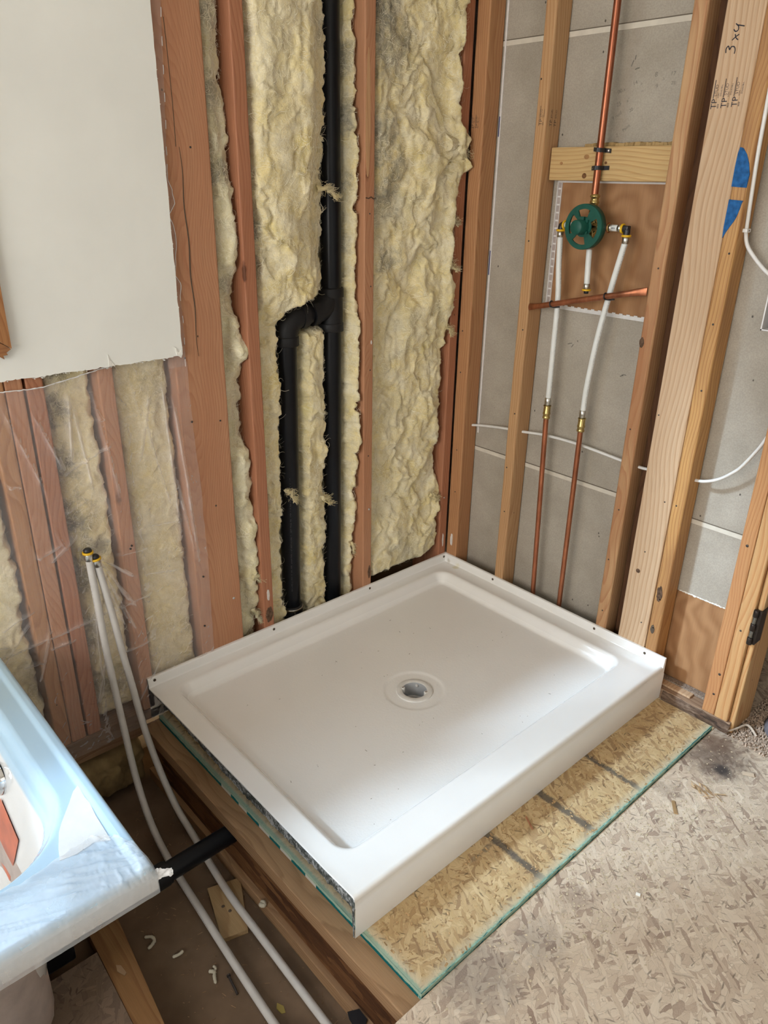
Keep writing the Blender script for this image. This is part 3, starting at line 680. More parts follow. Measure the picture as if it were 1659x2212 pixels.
for i in range(59):
    h = 1.5395 + .0035 * float(fbm(xs[i] * 60, 0, 0, 5, 3)) + .004 * float(xs[i] - .385); h2 = 1.5395 + .0035 * float(fbm(xs[i + 1] * 60, 0, 0, 5, 3)) + .004 * float(xs[i + 1] - .385)
    b.add([(xs[i], .052, 1.525), (xs[i + 1], .052, 1.525), (xs[i + 1], .052, h2), (xs[i], .052, h), (xs[i], .0695, h + .001), (xs[i + 1], .0695, h2 + .001)], [(0, 1, 2, 3), (3, 2, 5, 4)])
bs = b.build('backing_strip', osb('raw_strand_edge', [(.24, .15, .06), (.42, .28, .12), (.50, .34, .15)], 4, 2.0, (.45, .34, .18), .2)); tag(bs, 'rough strand board strip behind the top of the cross block', 'board')
# plywood patch behind the valve with white bead along its cut-out
pp = MB().box(.300, .68, YD - .0030, YD - .0006, 1.098, 1.446).build('plywood_patch', M['ply']); tag(pp, 'brown plywood patch behind the green shower valve', 'panel')
M['bead'] = plain('white_corner_bead', (.70, .68, .66), .35, 0, .5, 0, .06, 60); M['tape'] = plain('mauve_tape', (.40, .34, .31), .6, 0, .3, 0, .1, 60)
bd = thing('corner_bead', (.31, YD - .004, 1.09), 'white perforated bead strip along the left edge of plywood patch', 'trim')
b = MB(); b.box(.2995, .3020, YD - .0075, YD - .002, 1.092, 1.444); b.box(.3130, .3150, YD - .0065, YD - .003, 1.092, 1.444); b.box(.302, .3132, YD - .0045, YD - .003, 1.092, 1.444)
for i in range(16): b.box(.302, .3132, YD - .0052, YD - .0042, 1.0985 + i * .0216, 1.1012 + i * .0216)
b.build('bead', M['bead'], bd)
b = MB()
for i in range(16): b.box(.3026, .3126, YD - .0050, YD - .0044, 1.1025 + i * .0216, 1.1025 + i * .0216 + .017)
b.build('tape_segment', M['tape'], bd)
bd2 = thing('corner_bead', (.48, YD - .004, 1.095), 'white perforated bead strip along the bottom edge of plywood patch', 'trim')
b = MB().box(.335, .664, YD - .0065, YD - .002, 1.0885, 1.0915).box(.335, .664, YD - .0055, YD - .002, 1.0965, 1.0985).box(.335, .664, YD - .0042, YD - .003, 1.0915, 1.0965)
for i in range(14): b.box(.345 + i * .0235, .356 + i * .0235, YD - .0058, YD - .0048, 1.0955, 1.1015)
b.build('bead', M['bead'], bd2)
bd3 = MB().box(.300, .664, YD - .0060, YD - .002, 1.4405, 1.4455).build('corner_bead', M['bead']); tag(bd3, 'white bead strip just under the cross block above plywood', 'trim')
# white vinyl strip and label on the grey wallboard by the corner stud
st_ = MB().box(.0575, .0635, YD - .002, YD - .0002, .62, 1.95).build('edge_tape', M['bead']); tag(st_, 'thin pale edge tape on grey wallboard beside the corner stud', 'tape')
M['navy'] = plain('navy_label', (.03, .04, .14), .5)
for z0, z1 in ((1.565, 1.62), (1.16, 1.235)): MB().box(.0565, .0600, YD - .0026, YD - .0018, z0, z1).build('printed_strip', M['navy'], st_, label='navy printed strip')

# ------------------------------------------------------------------ PLUMBING: copper, brass, PEX
def copper_mat(name, a, b_, rough=.28):
    s = NB(name); o = s.obj(); c = s.ramp(s.noise(s.mapping(o, scale=(1, 1, .25)), 45, 4, .6), [(.3, b_), (.7, a)])
    return s.fin(c, rough, .85, .5)
M['copper'] = copper_mat('bright_copper', (.38, .135, .07), (.24, .075, .038), .33); M['copper_old'] = copper_mat('aged_copper', (.50, .19, .095), (.27, .10, .05), .42)
M['brass'] = copper_mat('brass', (.55, .42, .17), (.34, .24, .08), .25); M['crimp'] = plain('steel_crimp_sleeve', (.55, .54, .50), .28, 1.0, .5, 0, .2, 90)
M['pex'] = plain('white_pex', (.72, .735, .71), .35, 0, .5, 0, .03, 40); M['pexg'] = plain('grey_white_pex', (.56, .54, .51), .45, 0, .4, 0, .06, 30)
M['yellow'] = plain('yellow_plastic_ring', (.72, .42, .01), .45); M['black'] = plain('black_plastic', (.014, .014, .016), .4, 0, .5)
M['abs'] = plain('black_abs_pipe', (.0055, .0063, .0085), .30, 0, .22, 0, .1, 40); M['absf'] = plain('black_abs_fitting', (.012, .012, .013), .5, 0, .25)
M['green'] = plain('dark_green_plastic', (.006, .075, .052), .5, 0, .35, 0, .12, 60)
M['printred'] = plain('red_pipe_print', (.42, .06, .035), .6); M['printgrey'] = plain('grey_pipe_print', (.20, .20, .20), .7)
def dashes(path, r, side, n0, n1, mat, name, parent, seed=0, h=.0022):
    rr = random.Random(seed); b = MB(); P = [Vector(p) for p in path]; side = Vector(side).normalized()
    for i in range(len(P) - 1):
        d = P[i + 1] - P[i]; L = d.length; t = d.normalized(); N = (side - t * side.dot(t)).normalized(); B = t.cross(N)
        k = 0.0
        while k < L - .003:
            f = (i + k / L) / (len(P) - 1); l = rr.uniform(.0012, .0034)
            if n0 <= f <= n1 and rr.random() < .72:
                hh = h * rr.uniform(.6, 1.0); c = P[i] + t * k + N * (r + .00012)
                e = rr.uniform(-.2, .2) * h
                b.add([c + B * (e - hh / 2), c + t * l * .55 + B * (e - hh / 2), c + t * l * .55 + B * (e + hh / 2), c + B * (e + hh / 2)], [(0, 1, 2, 3)])
            k += l + .0007
    o = b.build(name, mat, parent); return o
PY = .016   # plane of the pipes
# riser
RZ = [(.4600 - .004 * (z - 1.40), PY, z) for z in np.linspace(1.412, 2.42, 14)]
ri = MB().tube(RZ, .0095, 20).build('copper_riser_pipe', M['copper']); tag(ri, 'bright copper riser pipe above the green shower valve', 'pipe')
def strap(x, z, y, label, screw_left, tilt=0):
    S = thing('pipe_strap', (x, y, z), label, 'pipe strap', None)
    b = MB(); W_, hgt = .0125, .0105
    path = [(x - .027, .0306, z), (x - .0125, .0306, z), (x - .0108, y - .002, z)] + [tuple(p) for p in arc((x, y, z), .0108, math.pi, 2 * math.pi, 8, (1, 0, 0), (0, 1, 0))][1:-1] + [(x + .0108, y - .002, z), (x + .0125, .0306, z), (x + .027, .0306, z)]
    vs_ = []; n = len(path)
    for (px, py, pz) in path:
        dz = tilt * (px - x); vs_ += [(px, py, pz - hgt / 2 + dz), (px, py, pz + hgt / 2 + dz), (px, py - .0022, pz + hgt / 2 + dz), (px, py - .0022, pz - hgt / 2 + dz)]
    fs = [(0, 1, 2, 3), ((n - 1) * 4, (n - 1) * 4 + 1, (n - 1) * 4 + 2, (n - 1) * 4 + 3)]
    for i in range(n - 1):
        for k in range(4): fs.append((i * 4 + k, i * 4 + (k + 1) % 4, (i + 1) * 4 + (k + 1) % 4, (i + 1) * 4 + k))
    b.add(vs_, fs); b.build('band', M['black'], S)
    sx = x - .020 if screw_left else x + .020
    MB().lathe([(0, -.0035), (.003, -.003), (.0042, -.001), (.0042, .001)], (sx, .0285, z + tilt * (sx - x)), 'y', 14).build('screw_head', M['steel'] if not screw_left else M['crimp'], S)
strap(.4580, 1.5220, PY, 'upper black strap over the copper riser on cross block', False, -.08)
strap(.4583, 1.4780, PY, 'lower black strap over the copper riser on cross block', True, .02)
# valve
VX, VZ = .4620, 1.3300
V = thing('shower_valve', (VX, PY, VZ), 'brass shower valve behind a dark green plastic guard wheel', 'valve')
def xtube(x0, x1, y, z, r, n=18): return MB().lathe([(0, x0), (r, x0), (r, x1), (0, x1)], (0, y, z), 'x', n)
b = MB().lathe([(0, -.010), (.020, -.010), (.022, -.006), (.022, .024), (.018, .028), (0, .028)], (VX, PY + .004, VZ), 'y', 24)
b.lathe([(.010, -.034), (.012, -.030), (.012, .030), (.010, .034)], (VX, PY, VZ), 'z', 18); b.lathe([(.010, -.034), (.012, -.030), (.012, .030), (.010, .034)], (VX, PY, VZ), 'x', 18)
b.build('valve_body', M['brass'], V)
b = MB().lathe([(.0095, .034), (.0125, .036), (.0125, .046), (.0105, .049), (.0105, .058), (.0128, .060), (.0128, .064), (.0108, .067), (.0108, .074), (.0135, .076), (.0135, .079), (.0098, .083)], (VX, PY, VZ), 'z', 24); b.build('top_fitting', M['brass'], V)
# guard wheel: perforated face, rim and hub
GY = -.026; b = MB(); NA = 96; rad = [.019, .0262, .0460, .0585]
opens = [(math.radians(66), math.radians(118)), (math.radians(138), math.radians(208)), (math.radians(228), math.radians(284)), (math.radians(-38), math.radians(30))]
def is_open(a):
    for lo, hi in opens:
        for kk in (-2 * math.pi, 0, 2 * math.pi):
            if lo <= a + kk <= hi: return True
    return False
gv = []; gf = []
for y_ in (GY, GY + .004):
    for r_ in rad:
        for k in range(NA): a = 2 * math.pi * k / NA; gv.append((VX + r_ * math.cos(a), y_, VZ + r_ * math.sin(a)))
def gi(l, r_, k): return l * 4 * NA + r_ * NA + k % NA
solid = [[not (r_ == 1 and is_open(2 * math.pi * (k + .5) / NA)) for k in range(NA)] for r_ in range(3)]
for r_ in range(3):
    for k in range(NA):
        if solid[r_][k]:
            gf.append((gi(0, r_, k), gi(0, r_, k + 1), gi(0, r_ + 1, k + 1), gi(0, r_ + 1, k))); gf.append((gi(1, r_, k), gi(1, r_ + 1, k), gi(1, r_ + 1, k + 1), gi(1, r_, k + 1)))
            if not solid[r_][(k + 1) % NA]: gf.append((gi(0, r_, k + 1), gi(1, r_, k + 1), gi(1, r_ + 1, k + 1), gi(0, r_ + 1, k + 1)))
            if not solid[r_][k - 1]: gf.append((gi(0, r_, k), gi(0, r_ + 1, k), gi(1, r_ + 1, k), gi(1, r_, k)))
            if r_ == 0 and not solid[1][k]: gf.append((gi(0, 1, k), gi(0, 1, k + 1), gi(1, 1, k + 1), gi(1, 1, k)))
            if r_ == 2 and not solid[1][k]: gf.append((gi(0, 2, k), gi(1, 2, k), gi(1, 2, k + 1), gi(0, 2, k + 1)))
b.add(gv, gf)
b.lathe([(.0585, GY), (.0592, GY + .001), (.0592, GY + .021), (.0560, GY + .021), (.0560, GY + .004)], (VX, 0, VZ), 'y', NA)
b.build('guard_wheel', M['green'], V)
b = MB().lathe([(0, -.034), (.0175, -.034), (.0188, -.0325), (.0195, .004), (.0195, .012)], (VX, GY, VZ), 'y', 40)
b.lathe([(0, -.0345), (.0012, -.0348), (.0018, -.034)], (VX, GY, VZ), 'y', 10)
for a in (.8, -.7, 2.45, -2.3): b.box(VX + .021 * math.cos(a) - .0035, VX + .021 * math.cos(a) + .0035, GY - .007, GY + .001, VZ + .021 * math.sin(a) - .0035, VZ + .021 * math.sin(a) + .0035)
b.box(VX - .013, VX + .006, GY - .010, GY + .002, VZ + .0175, VZ + .0265, .001)
b.build('hub', M['green'], V)
# side outlets
def yring(c, axis, r=.0118, l=.0055): return MB().lathe([(r * .75, -l), (r, -l), (r * 1.06, -l * .5), (r * 1.06, l * .5), (r, l), (r * .75, l)], c, axis, 22)
MB().lathe([(.0085, .034), (.0115, .034), (.0115, .042), (.0095, .044), (.0095, .05), (.012, .052), (.012, .056), (.009, .058)], (VX, PY, VZ), 'x', 20).build('side_nut', M['brass'], V)
MB().lathe([(.0085, -.034), (.0115, -.034), (.0115, -.042), (.0095, -.044), (.0095, -.05), (.009, -.058)], (VX, PY, VZ), 'x', 20).build('side_nut', M['brass'], V)
yring((VX + .0545, PY, VZ), 'x', .0128, .0016).build('copper_ring', M['copper'], V)
xtube(VX + .058, VX + .098, PY, VZ, .0085).build('short_pex', M['pex'], V)
for x0, x1 in ((.056, .066), (.084, .096)): MB().lathe([(.0085, x0), (.0098, x0 + .001), (.0098, x1 - .001), (.0085, x1)], (VX, PY, VZ), 'x', 20).build('crimp_sleeve', M['crimp'], V)
text_mesh('printed_mark', 'HPEX', .0052, face_y(VX + .067, VZ - .002, PY - .0088, 0), M['ink'], V, .0002)
ER = VX + .106
yring((VX + .0985, PY, VZ), 'x', .0122, .0028).build('yellow_ring', M['yellow'], V)
el = [(VX + .100, PY, VZ), (ER - .004, PY, VZ)] + [tuple(p) for p in arc((ER - .001, PY, VZ - .007), .007, math.pi / 2, 0, 6, (1, 0, 0), (0, 0, 1))] + [(ER + .006, PY, VZ - .016)]
MB().tube(el, .0088, 16).build('black_elbow', M['black'], V)
MB().box(ER - .003, ER + .012, PY - .009, PY + .009, VZ - .004, VZ + .008, .003).build('black_elbow_shoulder', M['black'], V)
yring((ER + .006, PY, VZ - .0178), 'z', .0122, .0028).build('yellow_ring', M['yellow'], V)
MB().lathe([(.0085, -.038), (.0098, -.037), (.0098, -.021), (.0085, -.020)], (ER + .006, PY, VZ), 'z', 20).build('crimp_sleeve', M['crimp'], V)
# left outlet
LXv = .3610
xtube(LXv + .006, VX - .055, PY, VZ, .0082).build('short_pex', M['pex'], V)
yring((LXv + .012, PY, VZ), 'x', .0122, .0028).build('yellow_ring', M['yellow'], V)
MB().tube([(LXv + .011, PY, VZ), (LXv + .004, PY, VZ), (LXv + .001, PY, VZ - .002), (LXv, PY, VZ - .006), (LXv, PY, VZ - .014)], .0088, 16).build('black_elbow', M['black'], V)
yring((LXv, PY, VZ - .0150), 'z', .0122, .0028).build('yellow_ring', M['yellow'], V)
MB().lathe([(.0085, -.034), (.0098, -.033), (.0098, -.019), (.0085, -.018)], (LXv, PY, VZ), 'z', 20).build('crimp_sleeve', M['crimp'], V)
# tub spout stub hanging below the valve
MB().lathe([(.0095, -.060), (.0108, -.058), (.0108, -.045), (.0095, -.044), (.0095, -.034)], (VX + .002, PY, VZ), 'z', 20).build('bottom_fitting', M['crimp'], V)
MB().tube([(VX + .002, PY, VZ - .060), (VX + .004, PY, VZ - .10), (VX + .0075, PY, VZ - .154)], .0082, 18).build('stub_pex', M['pex'], V)
MB().lathe([(.0085, -.168), (.0098, -.167), (.0098, -.153), (.0085, -.152)], (VX + .0078, PY, VZ), 'z', 20).build('crimp_sleeve', M['crimp'], V)
yring((VX + .0082, PY, VZ - .1695), 'z', .0118, .0024).build('yellow_ring', M['yellow'], V)
MB().lathe([(0, -.180), (.0065, -.1795), (.0075, -.170), (0, -.169)], (VX + .0084, PY, VZ), 'z', 18).build('black_plug', M['black'], V)
# supply lines
def supply(label, top, mid, bottom, bow, seed, red):
    S = thing('water_supply_line', (bottom[0], bottom[1], bottom[2]), label, 'water pipe')
    pts = [top] + bow + [mid]
    P = spline(pts, 10); MB().tube(P, .0083, 18).build('white_pex', M['pex'], S)
    dashes(P, .0083, (.85, -.35, 0) if not red else (.95, -.1, 0), .08, .95, M['printgrey'], 'pipe_print', S, seed, .0018)
    x, y, z = mid
    MB().lathe([(.0085, -.022), (.0098, -.021), (.0098, .001), (.0085, .002)], (x, y, z), 'z', 20).build('crimp_sleeve', M['crimp'], S)
    MB().lathe([(.0085, -.026), (.0122, -.025), (.0122, -.0225), (.0105, -.022)], (x, y, z), 'z', 20).build('brass_collar', M['brass'], S)
    MB().lathe([(.0095, -.024), (.0108, -.028), (.0108, -.044), (.0120, -.046), (.0120, -.050), (.0105, -.052), (.0105, -.058), (.0118, -.060), (.0118, -.064), (.0088, -.066)], (x, y, z), 'z', 20).build('brass_coupling', M['brass'], S)
    L_ = [(x + (bottom[0] - x) * t, y, z - .060 + (bottom[2] - z + .060) * t) for t in np.linspace(0, 1, 12)]
    MB().tube(L_, .0080, 18).build('copper_pipe', M['copper_old'], S)
    dashes(L_, .0080, (.55, -.8, 0), .05, .8 if red else .0, M['printred'], 'pipe_print', S, seed + 5, .0022) if red else None
    return S
supply('left white and copper water line rising to the green valve', (LXv, PY, VZ - .026), (.3805, PY, .8230), (.4080, PY, .0305), [(.3665, PY, 1.22), (.3765, PY, 1.12), (.3790, PY, .96)], 3, True)
supply('right bowed white and copper water line rising to the valve', (ER + .006, PY, VZ - .030), (.5105, PY, .8120), (.5145, PY, .0305), [(.5665, PY, 1.262), (.5500, PY, 1.175), (.5265, PY, 1.030), (.5125, PY, .885)], 4, False)
# flattened copper cross bar tied to both lines
bar = MB(); pts = [(.281, .006, 1.0905), (.296, .0, 1.0935), (.33, -.0035, 1.1005), (.38, -.0035, 1.1125), (.55, -.0035, 1.153), (.615, -.0035, 1.1685), (.645, .003, 1.1745), (.6640, .008, 1.178)]
P = spline(pts, 6); n = 16; vs_ = []; fs = []
for i, p in enumerate(P):
    x = p.x; k = max(0, min(1, (x - .612) / .045)); k2 = max(0, min(1, (.325 - x) / .035)); q = max(k, k2 * .7)
    ry = .0080 * (1 - .75 * q); rz = .0080 * (1 + .36 * q)
    for a in range(n): t = 2 * math.pi * a / n; vs_.append((p.x - .22 * math.sin(t) * rz * (1 if q < .05 else .2), p.y + ry * math.cos(t), p.z + rz * math.sin(t)))
for i in range(len(P) - 1):
    for a in range(n): fs.append((i * n + a, i * n + (a + 1) % n, (i + 1) * n + (a + 1) % n, (i + 1) * n + a))
bar.add(vs_, fs, True); bar.add(vs_[:n], [tuple(range(n))]); bar.add(vs_[-n:], [tuple(range(n))])
cb = bar.build('copper_cross_bar', M['copper_old']); tag(cb, 'slanted copper tube with flattened ends nailed across below the valve', 'pipe')
def clip(x, z, label):
    S = thing('pipe_tie', (x, -.004, z), label, 'pipe strap')
    b = MB(); u = Vector((.97, 0, .23)); w_ = Vector((0, -1, 0)); h = Vector((-.23, 0, .97))
    ring = []
    for a in np.linspace(-2.6, 2.2, 18): ring.append(Vector((x, -.0035, z)) + h * math.cos(a) * .0096 + w_ * math.sin(a) * .0096)
    ring.append(Vector((x, -.0035, z)) + h * -.0096 + w_ * -.010 + u * .02)
    b.tube(ring[:-1], .0019, 8); b.tube([ring[-2], Vector((x + .008, .004, z - .0085)), Vector((x + .022, .006, z - .0060))], .0024, 8); b.build('band', M['black'], S)
clip(.3700, 1.1100, 'black tie fixing the left white line to copper bar'); clip(.5480, 1.1525, 'black tie fixing the right white line to copper bar')

# ------------------------------------------------------------------ ABS drain and vent
D = thing('drain_vent_pipe', (-.07, -.50, .05), 'black plastic drain stack with a branch pipe bending down beside it', 'pipe')
def vx(z): return -.487 - .0105 * np.maximum(0, 1.13 - z) / 1.03
stk = [(-.07, vx(z), z) for z in np.linspace(.037, 2.42, 20)]
MB().tube(stk, .0301, 28).build('stack_pipe', M['abs'], D)
bx = lambda z: -.6535 - .0155 * (1.0 - z) / .87
MB().tube([(-.07, bx(z), z) for z in np.linspace(.125, 1.005, 12)], .0301, 28).build('branch_pipe', M['abs'], D)
hub = lambda z0, z1, y: MB().lathe([(.0302, z0), (.0365, z0 + .001), (.0372, z0 + .003), (.0372, z1 - .003), (.0365, z1 - .001), (.0302, z1)], (-.07, y, 0), 'z', 32)
b = hub(1.119, 1.147, vx(1.13)); b.v += []; b.lathe([(.0345, 1.03), (.0345, 1.125)], (-.07, vx(1.08), 0), 'z', 32)
b2 = hub(1.020, 1.046, vx(1.03)); b.add(b2.v, b2.f, True)
arm = [(-.07, vx(1.1) + .012, 1.118), (-.07, -.496, 1.112), (-.07, -.511, 1.098), (-.07, -.530, 1.086), (-.07, -.552, 1.0805)]
b.tube(arm, [.028, .0325, .0345, .0345, .0345], 28)
b.build('tee_fitting', M['absf'], D)
ax = [(-.07, -.546, 1.0810), (-.07, -.567, 1.0788)]; MB().tube(ax, .0372, 28).build('tee_branch_hub', M['absf'], D)
MB().tube([(-.07, -.56, 1.0790), (-.07, -.595, 1.0770)], .0301, 28).build('link_pipe', M['abs'], D)
MB().tube([(-.07, -.5865, 1.0773), (-.07, -.6075, 1.0762)], .0372, 28).build('elbow_hub', M['absf'], D)
el = [(-.07, -.604, 1.0764), (-.07, -.617, 1.0738), (-.07, -.630, 1.0680), (-.07, -.641, 1.0590), (-.07, -.6485, 1.0470), (-.07, -.6525, 1.0330), (-.07, -.6537, 1.012)]
MB().tube(el, .0345, 28).build('elbow', M['absf'], D); hub(.996, 1.024, -.6537).build('elbow_hub', M['absf'], D)
hub(.098, .140, bx(.12)).build('rubber_coupling', M['black'], D)
for z in (.131,): MB().lathe([(.0373, -.004), (.0385, -.003), (.0385, .003), (.0373, .004)], (-.07, bx(.12), z), 'z', 32).build('hose_clamp', M['crimp'], D)
b = MB()
for k in range(4): b.box(-.07 + .030, -.07 + .036, bx(.12) - .014 + k * .0042, bx(.12) - .0115 + k * .0042, .1180, .1300)
b.build('clamp_screw', M['crimp'], D)
MB().tube([(-.07, bx(.1), .034), (-.07, bx(.1), .100)], .0315, 24).build('lower_pipe', M['absf'], D)
MB().lathe([(.0322, .088), (.033, .088), (.033, .102), (.0322, .102)], (-.07, bx(.1), 0), 'z', 28).build('yellow_mark', plain('yellow_tape', (.35, .30, .02), .5), D)
dashes([(-.07, bx(z), z) for z in np.linspace(.2, .6, 20)], .0301, (.85, -.5, 0), 0, 1, plain('faint_pipe_print', (.05, .05, .055), .6), 'pipe_print', D, 8, .004)

# ------------------------------------------------------------------ cables
M['cable'] = plain('white_cable', (.74, .73, .70), .4, 0, .4, 0, .03, 50)
CY = .034
wpts = [(.0400, CY + .012, .6480), (.10, CY + .012, .6600), (.2003, CY, .6779), (.2747, CY, .685), (.3714, CY + .004, .6952), (.495, CY + .006, .6965), (.6436, CY + .004, .6878), (.7029, CY + .006, .6829), (.7400, CY + .012, .682), (.80, CY + .016, .685), (.8800, CY + .004, .6944), (.915, CY - .006, .7045), (.9487, CY - .008, .7222), (.98, CY - .01, .750), (1.0, CY - .01, .7753), (1.0296, CY - .006, .8317), (1.0465, CY - .002, .878)]
cw = MB().tube(spline(wpts, 8), .0044, 12, flat=1.25).build('electrical_cable', M['cable']); tag(cw, 'white cable threaded through the studs and looping across the right bay', 'cable')
c2 = thing('electrical_cable', (.884, .02, 1.34), 'white cable stapled down the orange stud towards the outlet box', 'cable')
wp = [(.8835, -.030, 1.90), (.8835, -.0180, 1.70), (.8835, -.0130, 1.63), (.8838, .0093, 1.4913), (.8842, .0300, 1.3550), (.8850, .034, 1.332), (.893, .036, 1.308), (.9135, .037, 1.2841), (.935, .038, 1.264), (.953, .039, 1.2502), (.985, .045, 1.228)]
wp = [(.8840, .006, 1.90), (.8840, .0075, 1.70), (.8840, .0100, 1.60), (.8840, .0150, 1.4913), (.8845, .0300, 1.3550), (.8850, .034, 1.332), (.893, .036, 1.308), (.9135, .037, 1.2841), (.935, .038, 1.264), (.953, .039, 1.2502), (.985, .045, 1.228)]
MB().tube(spline(wp, 8), .0046, 12).build('cable_sheath', M['cable'], c2)
b = MB().box(.8785, .8915, .0215, .0425, 1.3380, 1.3470, .002); b.build('staple', M['cable'], c2, label='white plastic cable staple')
nz_ = MB().lathe([(0, .0005), (.0018, .0005), (.0018, -.001)], (.8916, .032, 1.3425), 'x', 10).build('staple_nail', M['nail'], c2)
eb = thing('outlet_box', (1.0, .04, 1.117), 'white rimmed electrical box opening at the right edge of photo', 'outlet box')
b = MB(); X0, X1, Z0, Z1 = .9675, 1.0455, 1.1180, 1.222
for (x0, x1, z0, z1) in ((X0, X0 + .003, Z0, Z1), (X1 - .003, X1, Z0, Z1), (X0, X1, Z0, Z0 + .003), (X0, X1, Z1 - .003, Z1)): b.box(x0, x1, .0300, .0680, z0, z1)
b.build('rim', M['bead'], eb); MB().box(X0 + .002, X1 - .002, .0650, .0690, Z0 + .002, Z1 - .002).build('back', plain('grey_box_inside', (.16, .16, .16), .6), eb)

# ------------------------------------------------------------------ SHOWER PAN
PW, PDp, ZT, ZF = .9165, 1.2192, .1157, .1421
def pan_mat():
    s = NB('white_acrylic_pan'); o = s.obj()
    c = s.ramp(s.noise(o, 5, 4, .6), [(.3, (.81, .80, .775)), (.7, (.835, .825, .80))])
    c = s.mix(s.math('MULTIPLY', spot(s, o, (.075, -.022, .118), .018, .6), .6), c, (.66, .58, .30))
    c = s.mix(s.math('MULTIPLY', spot(s, o, (.028, -.014, .118), .012, .7), .6), c, (.40, .36, .27))
    x, y, z = sepxyz(s, o)
    k = s.math('MULTIPLY', smask(s, z, .095, .080), s.math('LESS_THAN', x, .86))
    bz = s.noise(o, 170, 3, .6)
    s.bump(s.math('MULTIPLY', bz, k), .22, .0016)
    r = s.n('ShaderNodeMapRange'); s.put(r.inputs[0], k); r.inputs[3].default_value = .16; r.inputs[4].default_value = .42
    return s.fin(c, r.outputs[0], 0, .5, .15)
M['pan'] = pan_mat()
def pan_z(x, y):
    cx, cy, hx_, hy_, rc = .4365, -.6200, .3870, .5500, .050
    qx, qy = np.abs(x - cx) - (hx_ - rc), np.abs(y - cy) - (hy_ - rc)
    sd = np.hypot(np.maximum(qx, 0), np.maximum(qy, 0)) + np.minimum(np.maximum(qx, qy), 0) - rc
    dr = np.hypot((x - .463), (y + .611)); zf = .0640 + .0130 * np.clip(dr / .55, 0, 1)
    zf = zf - .0022 * sstep(.092, .084, dr)
    ledge = .1145 - .0025 * sstep(.09, .03, x) - .002 * sstep(-.10, -.03, y)
    t = sstep(0, .036, -sd)
    z = ledge + (zf - ledge) * t
    # front threshold rises gently to its outer edge
    z = np.where(x > .8235, ledge + .0022 * sstep(.8235, .90, x), z)
    # tile flange on the two wall sides
    fl = np.maximum(sstep(.0115, .0080, x), sstep(-.0115, -.0080, y))
    z = np.where(fl > 0, np.maximum(z, z + (ZF - z) * fl), z)
    # rounded front edge
    d = np.clip((x - (PW - .010)) / .010, 0, 1); z = z - .010 * (1 - np.sqrt(np.clip(1 - d * d, 0, 1))) * (y < -.0088)
    return z
def pack(lo, hi, step, dense):
    a = set(np.round(np.arange(lo, hi + 1e-9, step), 5).tolist()); [a.update(np.round(np.arange(p, q, st), 5).tolist()) for p, q, st in dense]; a.add(lo); a.add(hi); return np.array(sorted(a))
gx = pack(0, PW, .0045, [(.0075, .0145, .0008), (PW - .011, PW, .0008), (.82, .83, .001)]); gy = pack(-PDp, 0, .0045, [(-.0145, -.0075, .0008)])
Xg, Yg = np.meshgrid(gx, gy, indexing='ij'); Zg = pan_z(Xg, Yg)
cx_ = (Xg[:-1, :-1] + Xg[1:, 1:]) / 2; cy_ = (Yg[:-1, :-1] + Yg[1:, 1:]) / 2
mask = np.hypot(cx_ - .463, cy_ + .611) > .048
b = MB().grid(Xg, Yg, Zg, mask)
# front apron with its faint mould line, and end faces of the flange
zrow = pan_z(np.full_like(gy, PW), gy); A = np.stack([zrow, zrow * 0 + .088, zrow * 0 + .0865, zrow * 0 + .0004], 0); AX = np.stack([gy * 0 + PW, gy * 0 + PW + .0002, gy * 0 + PW + .0014, gy * 0 + PW + .0010], 0)
b.grid(AX, np.stack([gy] * 4, 0), A)
# outer backs of the flange
b.grid(np.zeros((2, len(gy))), np.stack([gy, gy]), np.stack([gy * 0 + ZF, gy * 0 + .001])); b.grid(np.stack([gx, gx]), np.zeros((2, len(gx))), np.stack([gx * 0 + pan_z(gx, gx * 0), gx * 0 + .001]))
# glossy lip of the sheet on the cut side
xl = gx; zl = pan_z(xl, xl * 0 - PDp)
b.grid(np.stack([xl, xl, xl]), np.stack([xl * 0 - PDp, xl * 0 - PDp - .0008, xl * 0 - PDp - .0008]), np.stack([zl, zl - .0008, zl - .0035]))
pan = b.build('shower_pan', M['pan'], loc=(0, 0, 0)); tag(pan, 'white rectangular shower pan with a round drain hole, set in the corner', 'shower pan')
def raw_mat():
    s = NB('raw_fibreglass'); o = s.obj(); v = s.mapping(o, scale=(1, 1, .45))
    nz = s.noise(v, 190, 4, .75); x, y, z = sepxyz(s, o)
    big = s.noise(o, 30, 3, .6)
    f = s.math('ADD', s.math('MULTIPLY', nz, .75), s.math('MULTIPLY', big, .4))
    c = s.ramp(f, [(.50, (.045, .052, .047)), (.58, (.16, .17, .16)), (.64, (.40, .41, .41)), (.75, (.52, .53, .54))]); s.bump(nz, .6, .002); return s.fin(c, .85, 0, .2)
M['raw'] = raw_mat()
xr = np.linspace(0, PW - .004, 320); top = pan_z(xr, xr * 0 - PDp) - .003
dep = .020 + .026 * sstep(.0, .55, xr) + .004 * fbm(xr * 28, 0, 0, 61, 4) + .003 * fbm(xr * 120, 0, 0, 62, 2)
rows = 9; T = np.linspace(0, 1, rows)[:, None]
Yr = -PDp + .002 + .006 * T + .0018 * fbm(xr[None] * 120, T * 6, 0, 64, 3); Zr = top[None] - dep[None] * T
b = MB().grid(np.repeat(xr[None], rows, 0), Yr, Zr)
b.grid(np.stack([xr, xr]), np.stack([Yr[-1], Yr[-1] + .03]), np.stack([Zr[-1], Zr[-1] + .004]))
